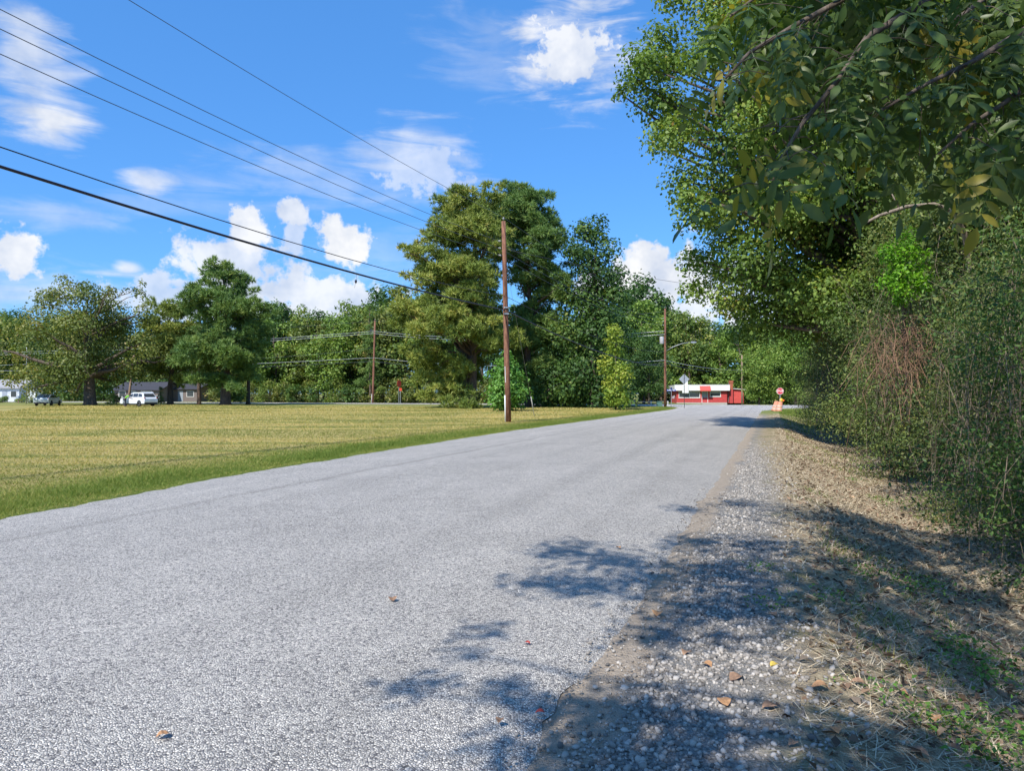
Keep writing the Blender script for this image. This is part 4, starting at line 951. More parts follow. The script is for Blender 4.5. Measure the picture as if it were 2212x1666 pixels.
for k in range(7):
    a = k * .9; e = Vector((.30 * math.cos(a), .26 * math.sin(a), .35 + .12 * (k % 3))); tips.append(e); mb.tube([(0, 0, -.02), (e.x * .4, e.y * .4, e.z * .7), tuple(e)], [.010, .008, .005], 5)
mb.build('stem', 'weed' if False else 'bark', pk)
lm = []
for i in range(3):
    me = leaf_piece(70 + i, .24); me.materials.append(MT['weedleaf'] if 'weedleaf' in MT else plain('dark_weed_leaf', (.07, .15, .05), .4)); MT['weedleaf'] = me.materials[0]; me.name = 'leaf'; lm.append(me)
for e in tips:
    for j in range(3): link('leaf', lm[j], pk, tuple(e * (1 - .2 * j)), (q.normal() * .3, .5 + q.normal() * .2, math.atan2(e.y, e.x) + q.normal() * .8))

# ------------------------------------------------------------------ utility poles and lines
def pole(px, d, ztop, lean, label, r0=.17, mat='pole', x=None):
    x = X_at(px, d) if x is None else x; z0 = ground_z(x, d)
    t = thing('utility_pole', label, 'utility pole', (x, d, z0))
    H = ztop - z0
    def at(z): k = z / H; return Vector((lean[0] * k, lean[1] * k, z))
    MB().tube([at(-.3), at(H * .25), at(H * .5), at(H * .75), at(H)], [r0, r0 * .93, r0 * .85, r0 * .77, r0 * .68], 12).build('shaft', mat, t, True)
    return t, at, H
def insulator(t, p, dr):
    M = Matrix.Translation(p) @ Vector(dr).to_track_quat('Z', 'Y').to_matrix().to_4x4()
    MB().lathe([(.012, -.02), (.012, .10), (.045, .11), (.055, .15), (.03, .17), (.045, .19), (.03, .23), (.0, .235)], 10, M).build('insulator', 'porcelain', t, True)
def wire(pts, r, label, mat, name, cat, sags, group=None, steps=14):
    """a line hung from point to point, each span sagging"""
    out = []
    for (a, b), sg in zip(zip(pts[:-1], pts[1:]), sags):
        a, b = Vector(a), Vector(b)
        for i in range(steps + (1 if b == Vector(pts[-1]) else 0)):
            u = i / steps; p = a.lerp(b, u); p.z -= 4 * sg * u * (1 - u); out.append(p)
    o = Vector(out[0]); tag(MB().tube([p - o for p in out], r, 6).build(name, mat, None, True, loc=o), label, cat, group)
PB, atB, HB = pole(1098, 41, Z_at(476, 41), (-.27, .1), 'tall reddish-brown utility pole at the field edge beside the near road')
PC, atC, HC = pole(1437, 88, Z_at(667, 88), (.0, 0), 'tall utility pole with transformer and lamp arm by the street corner', .17)
PD, atD, HD = pole(1603, 122, Z_at(767, 122), (0, 0), 'short weathered utility pole at the right end of the red building', .17, 'oldpole')
PE, atE, HE = pole(805, 118, Z_at(692, 118), (.35, 0), 'dark red utility pole before the wood across the mown field', .19)
PF, atF, HF = pole(277, 112, Z_at(766, 112), (.85, 0), 'leaning utility pole behind the white parked wagon', .18, 'oldpole')
PA, atA, HA = pole(0, -1, 11.4, (0, 0), 'utility pole on the left road edge carrying the near lines', x=-16.)
for t, at, H in ((PB, atB, HB), (PC, atC, HC), (PE, atE, HE), (PA, atA, HA)):
    for dz in (0.0, 1.15, 1.55, 1.95):
        if dz == 0: insulator(t, at(H) + Vector((0, 0, .0)), (0, 0, 1))
        else: insulator(t, at(H - dz) + Vector((-.10, -.06, 0)), (-1, -.4, .1))
# transformer, bracket and lamp arm on the corner pole
M = Matrix.Translation((-.42, -.05, 0))
tf = MB().lathe([(.0, 7.55), (.22, 7.55), (.25, 7.6), (.25, 8.35), (.22, 8.42), (.0, 8.45)], 14, M).build('transformer', 'porcelain', PC, True)
MB().box(-.24, -.1, -.06, .0, 7.7, 7.8).box(-.24, -.1, -.06, .0, 8.15, 8.25).build('bracket', 'galv', tf)
arm = MB().tube([(.1, 0, 6.7), (.9, -.1, 7.2), (2.0, -.2, 7.6), (3.0, -.3, 7.75)], [.035, .035, .03, .03], 8).build('lamp_arm', 'galv', PC, True)
MB().prism([(3.0, 7.70), (3.1, 7.84), (3.55, 7.82), (3.7, 7.72), (3.5, 7.62), (3.1, 7.62)], 'y', -.42, -.2).build('lamp_head', 'galv', arm, bevel=.02)
for t, at, H in ((PB, atB, HB), (PE, atE, HE)):
    p = at(.0); MB().tube([(p.x - .16, p.y - .12, -.05), (at(1.5).x - .15, p.y - .12, 1.5)], .035, 8).build('ground_wire_guard', 'white', t, True)
MB().tube([Vector((-.15, -.13, 2.2)), Vector((-.18, -.13, 3.1))], .02, 6).build('number_strip', 'white', PB)
for z in (6.0, 6.35): MB().box(-.25, .05, -.16, -.10, z, z + .07).build('cable_clamp', 'galv', PB)
def wp(t, at, z): return Vector(t.location) + at(z)
LA = lambda z: wp(PA, atA, z); LB = lambda z: wp(PB, atB, z); LC = lambda z: wp(PC, atC, z); LD = lambda z: wp(PD, atD, z); LE = lambda z: wp(PE, atE, z); LF = lambda z: wp(PF, atF, z)
o1 = Vector((-.22, -.12, 0))
wire([LA(11.65), LB(HB + .22), LC(HC + .22)], .009, 'uppermost thin wire running to the top of the near utility pole', 'wire', 'power_line', 'wire', (.55, .7))
wire([LA(10.05) + o1, LB(HB - 1.15) + o1, LC(HC - 1.15) + o1], .0095, 'second thin wire below the uppermost one on the near pole', 'wire', 'power_line', 'wire', (.75, .8))
wire([LA(9.65) + o1, LB(HB - 1.55) + o1, LC(HC - 1.55) + o1], .0095, 'third thin wire, middle of the close group on the near pole', 'wire', 'power_line', 'wire', (.75, .8))
wire([LA(9.15) + o1, LB(HB - 1.95) + o1, LC(HC - 1.95) + o1], .0095, 'fourth thin wire, lowest of the close group on the near pole', 'wire', 'power_line', 'wire', (.8, .8))
wire([LA(7.45), LB(7.05), LC(6.6)], .014, 'medium dark cable strung just above the thick black cable', 'cable', 'telephone_cable', 'cable', (.85, .8))
wire([LA(6.85), LB(6.25), LC(4.9)], .034, 'thick black cable bundle strung along the left road edge', 'cable', 'telephone_cable', 'cable', (.55, .75))
wire([LB(9.7), Vector((20.5, 60, 9.9))], .011, 'single wire crossing the road from the near pole into the sweetgum', 'wire', 'service_drop', 'wire', (.35,))
wire([LB(9.4) , Vector((X_at(1155, 50), 50, -.1))], .007, 'slanting guy wire anchored behind the near utility pole', 'galv', 'guy_wire', 'wire', (0.,))
gb = Vector((X_at(1155, 50), 50, 0)); gd = (LB(9.4) - gb).normalized()
tag(MB().tube([Vector((0, 0, -.05)), gd * 1.9], .03, 8).build('guy_guard', 'white', None, True, loc=gb), 'pale tubular guard on the slanting guy wire', 'guard')
# lines along the far street
LW = Vector((X_at(-420, 150), 150, 0)); RW = Vector((X_at(2100, 98), 98, 0))
def zl(base, z): return base + Vector((0, 0, z))
far = [(LE(HE - .1), 'wire', .012, 'topmost thin line on the far street poles', 11, HC - .3, None),
       (LE(HE - 1.75), 'brightwire', .022, 'upper bright line of the close pair on the far street poles', 9.2, 9.1, None),
       (LE(HE - 2.1), 'brightwire', .022, 'lower bright line of the close pair on the far street poles', 8.8, 8.7, None),
       (LE(HE - 6.0), 'brightwire', .022, 'bright cable halfway up the far street poles', 6.4, 5.6, 5.9),
       (LE(HE - 6.6), 'wire', .02, 'dull cable just under the bright one halfway up the far street poles', 5.9, 5.2, 5.5)]
for p, mat, r, lab, zlft, zc, zd in far:
    pts = [zl(LW, zlft), p + Vector((-.05, -.15, 0)), LC(zc) + Vector((-.05, -.15, 0))]; sg = [1.0, 1.0]
    if zd: pts += [LD(zd) + Vector((0, -.15, 0)), zl(RW, zd)]; sg += [.35, .4]
    wire(pts, r, lab, mat, 'street_line', 'wire', sg)
wire([LF(HF - .9), LE(HE - 4.4)], .016, 'thin line joining the leaning pole to the dark red far pole', 'wire', 'street_line', 'wire', (.7,))
wire([zl(LW, 6.5), LF(HF - .4)], .018, 'pale line running to the leaning pole from the left', 'brightwire', 'street_line', 'wire', (.6,))
# small dark thing hanging from the thick cable
q = LA(6.85).lerp(LB(6.25), .66); q.z -= 4 * .55 * .66 * .34
hg = thing('cable_hanger', 'small dark tag dangling on a thread under the thick black cable', 'tag', (q.x, q.y, q.z))
MB().tube([(0, 0, 0), (.02, 0, -.16), (-.06, 0, -.52)], .004, 4).build('thread', 'cable', hg)
MB().lathe([(0, -.36), (.035, -.33), (.045, -.28), (.03, -.23), (0, -.21)], 8, Matrix.Translation((-.01, 0, 0))).build('weight', 'cable', hg, True)
# thin lamp post on the far left
x = X_at(57, 112); t = thing('lamp_post', 'thin grey street lamp post at the far left beyond the field', 'lamp post', (x, 112, ground_z(x, 112)))
MB().tube([(0, 0, -.1), (0, 0, 5), (0, 0, 9.5)], [.09, .075, .05], 8).build('post', 'galv', t, True)
MB().tube([(0, 0, 9.4), (.5, 0, 9.8), (1.4, 0, 9.9)], .03, 6).build('arm', 'galv', t, True)
MB().box(1.3, 1.85, -.13, .13, 9.82, 9.98).build('lamp_head', 'galv', t, bevel=.03)

# ------------------------------------------------------------------ signs
def octagon(r): return [(r * math.cos(R(22.5 + 45 * k)), r * math.sin(R(22.5 + 45 * k))) for k in range(8)]
def letters(text, size, parent, mat, loc, rot=(R(90), 0, 0)):
    c = bpy.data.curves.new('lettering', 'FONT'); c.body = text; c.size = size; c.align_x = 'CENTER'; c.align_y = 'CENTER'; c.extrude = .003; c.offset = size * .02
    tmp = bpy.data.objects.new('tmp', c); COL.objects.link(tmp); dg = bpy.context.evaluated_depsgraph_get()
    me = bpy.data.meshes.new_from_object(tmp.evaluated_get(dg)); bpy.data.objects.remove(tmp)
    me.materials.clear(); me.materials.append(MT[mat]); return link('lettering', me, parent, loc, rot)
def stop_sign(px, d, zc, r, rz, label, back=False, post='galv', face='signred'):
    x = X_at(px, d); z0 = ground_z(x, d); t = thing('stop_sign', label, 'stop sign', (x, d, z0), rz)
    MB().box(-.03, .03, 0, .05, -.2, zc - z0 + r * .9).build('post', post, t)
    c = zc - z0
    pl = MB().prism([(a, c + b) for a, b in octagon(r)], 'y', -.03, -.008).build('plate', face, t)
    if not back:
        o8, i8 = octagon(r * .96), octagon(r * .88); vs = [(a, -.034, c + b) for a, b in o8] + [(a, -.034, c + b) for a, b in i8]
        MB().add(vs, [(k, (k + 1) % 8, 8 + (k + 1) % 8, 8 + k) for k in range(8)]).build('border', 'white', pl)
        letters('STOP', r * .78, pl, 'white', (0, -.034, c))
    return t
stop_sign(1685, 82, Z_at(845, 82), .40, R(-14), 'red octagonal stop sign facing the road end beside the orange barrels')
stop_sign(862, 103, Z_at(829, 103), .52, R(62), 'faded red stop sign seen nearly edge-on across the mown field', True, 'galv', 'signorange')
x = X_at(865, 104.5); t = thing('sign_post', 'thin bare sign post right behind the edge-on stop sign', 'post', (x, 104.5, ground_z(x, 104.5)))
MB().box(-.025, .025, -.02, .02, -.1, 2.3).build('post', 'galv', t); MB().box(-.20, .20, -.035, -.022, 1.95, 2.35).build('plate', 'signorange', t)
# diamond sign seen from the back
x = X_at(1478, 78); t = thing('diamond_sign', 'grey back of a diamond road sign on a dark post', 'road sign', (x, 78, ground_z(x, 78)), R(-6))
zc = Z_at(819, 78); MB().box(-.028, .028, -.05, 0, -.2, zc + .5).build('post', 'trim', t)
MB().prism([(0, zc - .55), (.55, zc), (0, zc + .55), (-.55, zc)], 'y', .004, .016).build('plate', 'signback', t)
for dz in (-.25, .25): MB().box(-.05, .05, -.06, -.05, zc + dz - .03, zc + dz + .03).build('bolt', 'galv', t)
# street-name sign
x = X_at(1450, 86); t = thing('street_name_sign', 'blue street-name sign on a thin post beside the corner pole', 'street sign', (x, 86, ground_z(x, 86)))
zc = Z_at(843, 86); MB().tube([(0, 0, -.2), (0, 0, zc + .05)], .035, 8).build('post', 'galv', t)
MB().box(-.52, .52, -.012, .012, zc - .11, zc + .11).build('name_blade', 'signblue', t); MB().box(-.012, .012, -.45, .45, zc + .12, zc + .33).build('name_blade', 'signblue', t)
MB().box(-.44, -.06, -.017, -.0125, zc - .05, zc + .04).box(.04, .40, -.017, -.0125, zc - .05, zc + .04).build('pale_lettering', 'white', t)
MB().prism([(.10, zc - .72), (.42, zc - .60), (.34, zc - .98), (.10, zc - .98)], 'y', -.02, 0).build('small_plate', 'blind', t)
# yellow marker with orange flag
x = X_at(1687, 84); t = thing('marker_post', 'small yellow marker on two thin posts beside the stop sign', 'marker', (x, 84, ground_z(x, 84)))
for dx in (-.10, .06): MB().tube([(dx, 0, -.1), (dx, 0, .9)], .018, 6).build('post', 'white', t)
MB().lathe([(0, .62), (.17, .66), (.21, .82), (.16, .98), (.06, 1.06), (0, 1.07)], 12).build('cap', 'yellow', t, True)
MB().prism([(.18, .62), (.42, .80), (.20, .98)], 'y', -.02, .02).build('flag', 'orange', t)
# two faded orange barrels leaning on each other
def barrel(px, d, tilt, rz, label, hgt):
    x = X_at(px, d); t = thing('traffic_barrel', label, 'barrel', (x, d, ground_z(x, d) - .03), rz, 'orange barrels at the road end'); t.rotation_euler = (0, tilt, rz)
    k = hgt / .95
    MB().lathe([(.0, 0), (.29, 0), (.30, .06), (.27, .08), (.265, .32), (.25, .34), (.245, .58), (.225, .60), (.22, .82), (.20, .88), (.17, .93 * k), (.0, .95 * k)], 18).build('body', 'barrel', t, True)
    for z, r in ((.14, .270), (.40, .252)):
        MB().lathe([(r + .001, z), (r + .005, z + .02), (r + .004, z + .12), (r, z + .14)], 18).build('band', 'barrelband', t, True)
    MB().box(-.05, .05, -.02, .02, .92 * k, .99 * k).build('handle', 'barrel', t, bevel=.01)
barrel(1672, 67, R(17), 0, 'taller faded orange barrel leaning at the road end', .95)
barrel(1682, 66, R(11), R(20), 'shorter faded orange barrel tilted against its taller neighbour', .84)
# pipe rail and utility pedestal near the corner
x = X_at(1393, 96); t = thing('pipe_rail', 'low pinkish pipe rail on posts near the street corner', 'rail', (x, 96, ground_z(x, 96)))
for dx in (-3.4, -1.4, .8, 3.0): MB().tube([(dx, 0, -.1), (dx, 0, .62)], .05, 8).build('post', 'white', t)
MB().tube([(-3.4, 0, .6), (0, 0, .5), (3.0, 0, .55)], .035, 8).build('rail', 'barrelband', t)
x = X_at(1424, 90); t = thing('utility_pedestal', 'small green utility box by the corner pole', 'utility box', (x, 90, ground_z(x, 90)))
MB().box(-.32, .32, -.22, .22, -.05, .62).build('cabinet', 'green_box', t, bevel=.03); MB().box(-.36, .36, -.26, .26, .62, .70).build('lid', 'green_box', t, bevel=.02)

# ------------------------------------------------------------------ red building
K = 131 / F_PX      # metres per 2212-px at its distance
def red_building():
    x0 = X_at(1461.5, 131); t = thing('red_building', 'low red shop building with white fascia and small red awning', 'building', (x0, 131, ground_z(x0, 131)), R(-4))
    W, D, Hw = 8.8, 7.0, 2.55
    def u(z): return (z - 460) / 1080 * W
    # front wall around the openings, course by course of painted block
    op = [(u(505), u(965), .95, 2.2), (u(1000), u(1135), 0, 2.15), (u(1175), u(1410), 1.15, 2.2)]
    nz = 12; ch = Hw / nz
    for i in range(nz):
        z0, z1 = i * ch, (i + 1) * ch - .012
        xs = [0.]; cut = [(a, b) for a, b, c, d in op if c < (z0 + z1) / 2 < d]
        for a, b in cut: xs += [a, b]
        xs.append(W); mb = MB()
        for a, b in zip(xs[::2], xs[1::2]): mb.box(a, b, 0, .2, z0, z1)
        mb.build('block_course', 'red', t)
    MB().box(0.01, W - .01, .03, .19, 0, .945).box(.01, u(505) - .01, .03, .19, .945, Hw - .01).box(u(965) + .01, u(1000) - .01, .03, .19, .945, Hw - .01).box(u(1135) + .01, u(1175) - .01, .03, .19, .945, Hw - .01).box(u(1410) + .01, W - .01, .03, .19, .945, Hw - .01).build('wall_joint', 'red', t)
    MB().box(0, .2, .201, D, 0, Hw).box(W - .2, W, .201, D, 0, Hw).box(.2, W - .2, D - .2, D, 0, Hw).build('side_wall', 'red', t)
    MB().box(.25, W - .25, 1.2, 1.3, 0, Hw).build('inner_wall', 'trim', t)
    MB().box(-.02, W + .02, -.02, .0, -.3, .12).build('foundation', 'concrete', t)
    # fascia of white panels
    ex = .42; fa = 5; fw = (W + 2 * ex) / fa
    for i in range(fa): MB().box(-ex + i * fw, -ex + (i + 1) * fw - .012, -.55, -.48, Hw - .32, Hw + .68).build('fascia_panel', 'white', t)
    MB().box(-ex, -ex + .07, -.478, D + .3, Hw - .25, Hw + .66).box(W + ex - .07, W + ex, -.478, D + .3, Hw - .25, Hw + .66).build('side_fascia', 'white', t)
    MB().box(-ex - .03, W + ex + .03, -.58, -.45, Hw + .685, Hw + .74).build('fascia_cap', 'white', t)
    MB().box(-ex + .08, W + ex - .08, -.47, D + .3, Hw + .02, Hw + .12).build('roof', 'concrete', t)
    # windows
    for a, b, c, d, n in ((u(505), u(965), .95, 2.2, 2), (u(1175), u(1410), 1.15, 2.2, 1)):
        w = MB().box(a + .09, b - .09, .10, .12, c + .09, d - .09).build('window', 'glass', t)
        mb = MB().box(a, b, -.03, .14, c, c + .09).box(a, b, -.03, .14, d - .09, d).box(a, a + .09, -.028, .14, c + .09, d - .09).box(b - .09, b, -.028, .14, c + .09, d - .09)
        if n == 2: mb.box((a + b) / 2 - .05, (a + b) / 2 + .05, -.028, .14, c + .09, d - .09)
        mb.build('frame', 'white', w); MB().box(a - .06, b + .06, -.08, -.031, c - .05, c + .02).build('sill', 'white', w)
        MB().box(a + .1, b - .1, .075, .085, c + (d - c) * .5, d - .1).build('blind', 'blind', w)
    a, b = u(1000), u(1135)
    dr = MB().box(a + .08, b - .08, .08, .13, .03, 2.07).build('door', 'door', t)
    MB().box(a, a + .08, -.02, .15, 0, 2.15).box(b - .08, b, -.02, .15, 0, 2.15).box(a + .08, b - .08, -.02, .15, 2.07, 2.15).build('frame', 'white', dr)
    MB().tube([(b - .17, .05, 1.0), (b - .17, .08, 1.0)], .03, 8).build('handle', 'galv', dr)
    MB().box(a - .2, b + .2, -.9, -.021, -.3, .10).build('step', 'concrete', t)
    # red awning over the door
    ax0, ax1 = u(945), u(1170)
    aw = MB().prism([(-.56, Hw + .50), (-.62, Hw + .50), (-1.25, Hw - .28), (-1.25, Hw - .42), (-1.20, Hw - .42), (-.56, Hw + .36)], 'x', ax0, ax1).build('awning', 'redawning', t)
    for k in range(6):
        xx = ax0 + (ax1 - ax0) * (k + .5) / 6; MB().prism([(-.60, Hw + .525), (-1.262, Hw - .275), (-1.275, Hw - .29), (-.62, Hw + .53)], 'x', xx - .02, xx + .02).build('rib', 'redawning', aw)
    # blank white sign panel on the front, standing above the roof line
    s = MB().box(u(600), u(690), -.62, -.553, Hw + .68, Hw + 1.65).build('sign_column', 'white', t); MB().box(u(570), u(705), -.72, -.556, Hw - .75, Hw + .679).build('sign_panel', 'white', t)
    # set-back wing with panel siding and lean-to roof
    wx0, wx1 = W + .02, W + 3.1
    for i, (z0, z1) in enumerate(((0, .62), (.64, 1.38), (1.40, 2.0), (2.02, 2.38))): MB().box(wx0, wx1, .9, 1.05, z0, z1).build('siding_panel', 'redsiding', t)
    MB().box(wx1 - .15, wx1 - .02, 1.051, D, 0, 2.36).box(wx0, wx1 - .16, D - .15, D, 0, 2.36).build('wing_wall', 'redsiding', t)
    MB().box(wx0 + .01, wx1 - .01, .93, 1.03, 0, 2.36).build('siding_backing', 'redsiding', t)
    MB().prism([(wx0, 2.62), (wx0, 2.72), (wx1 + .5, 2.46), (wx1 + .5, 2.37)], 'y', .55, D + .2).build('wing_roof', 'white', t)
    # brick chimney: courses with recessed joints
    cx0, cx1, cy0, cy1 = W + .52, W + 1.12, .28, .88
    core = MB().box(cx0 + .015, cx1 - .015, cy0 + .015, cy1 - .015, 0, 4.0).build('chimney', 'brickred', t)
    for i in range(20):
        e = .05 if i >= 18 else 0
        MB().box(cx0 - e, cx1 + e, cy0 - e, cy1 + e, i * .2 + .01, i * .2 + .19).build('brick_course', 'brickred' if i > 11 else 'red', core)
    MB().tube([(W + .35, .5, .2), (W + .35, .5, 3.6)], .035, 6).build('vent_pipe', 'galv', t)
red_building()

# ------------------------------------------------------------------ houses at the far left
def house(px, d, rz, W, D, Hw, Hr, wall, roofmat, label, wins, ridge='x'):
    x = X_at(px, d); t = thing('house', label, 'house', (x, d, ground_z(x, d)), rz)
    for i in range(int(Hw / .3)): MB().box(0, W, 0, .12, i * .3, i * .3 + .288).build('siding_board', wall, t)
    MB().box(.01, W - .01, .02, .11, 0, Hw - .01).build('wall_backing', wall, t)
    MB().box(0, .12, .121, D, 0, Hw).box(W - .12, W, .121, D, 0, Hw).box(.12, W - .12, D - .12, D, 0, Hw).build('wall', wall, t)
    o = .45
    if ridge == 'x': poly = [(-o, Hw - .05), (D / 2, Hw + Hr), (D + o, Hw - .05), (D + o, Hw - .18), (D / 2, Hw + Hr - .14), (-o, Hw - .18)]; MB().prism(poly, 'x', -o, W + o).build('roof', roofmat, t); MB().prism([(.12, Hw), (D - .12, Hw), (D / 2, Hw + Hr - .2)], 'x', .02, .1).prism([(.12, Hw), (D - .12, Hw), (D / 2, Hw + Hr - .2)], 'x', W - .1, W - .02).build('gable', wall, t)
    else: poly = [(-o, Hw - .05), (W / 2, Hw + Hr), (W + o, Hw - .05), (W + o, Hw - .18), (W / 2, Hw + Hr - .14), (-o, Hw - .18)]; MB().prism(poly, 'y', -o, D + o).build('roof', roofmat, t); MB().prism([(.12, Hw), (W - .12, Hw), (W / 2, Hw + Hr - .2)], 'y', .0, .1).build('gable', wall, t)
    for a, b, c, e in wins:
        if c < .3:
            dr = MB().box(a, b, -.03, -.005, c, e).build('door', 'door', t); MB().box(a - .07, b + .07, -.05, -.031, e, e + .08).build('frame', 'white', dr)
        else:
            w = MB().box(a, b, -.02, -.005, c, e).build('window', 'glass', t); MB().box(a - .08, a, -.05, -.004, c - .08, e + .08).box(b, b + .08, -.05, -.004, c - .08, e + .08).box(a, b, -.049, -.004, c - .08, c).box(a, b, -.049, -.004, e, e + .08).build('frame', 'white', w)
house(247, 138, R(-6), 9.0, 8, 2.3, 1.5, 'housewall', 'shingle', 'low house with dark shingle roof behind the white parked wagon', [(1, 2.2, 1, 2), (3.4, 4.3, 0.02, 2), (5.4, 7.4, .9, 2)])
house(350, 142, R(-4), 7.0, 7, 2.5, 1.0, 'housewall', 'shingle', 'dull brown house wing seen between the pine trunks', [(.8, 2.2, 1, 2), (3.2, 4.2, .02, 2.05), (5, 6.3, 1, 2)])
house(-95, 140, R(4), 11.5, 8, 2.7, 1.6, 'bluewhite', 'blind', 'pale house at the left edge behind hedges', [(6.4, 7.4, .9, 2), (8.4, 9.3, .02, 2.1), (10, 11, .9, 2)])
x = X_at(59, 128); t = thing('garden_shed', 'narrow white shed between the hedges beyond the field', 'shed', (x, 128, ground_z(x, 128)))
MB().box(0, 1.4, 0, 1.4, 0, 2.2).build('wall', 'white', t); MB().prism([(-.1, 2.2), (.7, 2.62), (1.5, 2.2)], 'y', -.12, 1.5).build('roof', 'bluewhite', t); MB().box(.35, 1.05, -.03, -.004, .02, 1.95).build('door', 'bluewhite', t)
x = X_at(40, 118); t = thing('mailbox', 'pale blue mailbox on a post by the far street', 'mailbox', (x, 118, ground_z(x, 118)))
MB().box(-.05, .05, -.05, .05, -.1, .75).build('post', 'oldpole', t); MB().prism([(-.2, .75), (.2, .75), (.2, 1.0), (.12, 1.12), (-.12, 1.12), (-.2, 1.0)], 'y', -.3, .3).build('box', 'signback', t)
# hedges and small conifers by the houses
q = np.random.default_rng(77)
for px, d, wdt, hh, lab in ((46, 124, 1.9, 1.15, 'clipped round hedge left of the white shed'), (68, 122, 2.0, 1.2, 'clipped round hedge right of the white shed'), (5, 126, 2.0, .9, 'low dark hedge before the pale house')):
    C, Rl = profile_lumps(q, hh, wdt / 2, [(.1, .9), (.5, 1), (.9, .8)], 16, .42); pth, rr = trunk_path(hh * .7, q, (0, 0), .05)
    plant('hedge', lab, 'hedge', [('stem', trunk_mesh('stem', pth, rr, C, q, 'bark', 1, .02)), ('foliage', crown_mesh('foliage', C, Rl, q, 'wood', .16, 420))], foot(px, d))
for px, d, hh, lab in ((238, 99, 2.4, 'small upright conifer left of the white wagon'), (252, 101, 1.9, 'smaller bushy conifer close to the white wagon nose'), (347, 108, 2.5, 'narrow conifer behind the tail of the white wagon')):
    C, Rl = profile_lumps(q, hh, .55, [(.05, 1), (.4, .9), (.75, .5), (1, .12)], 24, .42); pth, rr = trunk_path(hh * .9, q, (0, 0), .04)
    plant('small_conifer', lab, 'shrub', [('stem', trunk_mesh('stem', pth, rr, C, q, 'bark', 1, .02)), ('foliage', needle_mesh('foliage', C, Rl, q, 'pine2', .22, 200, 7, width=.05))], foot(px, d))

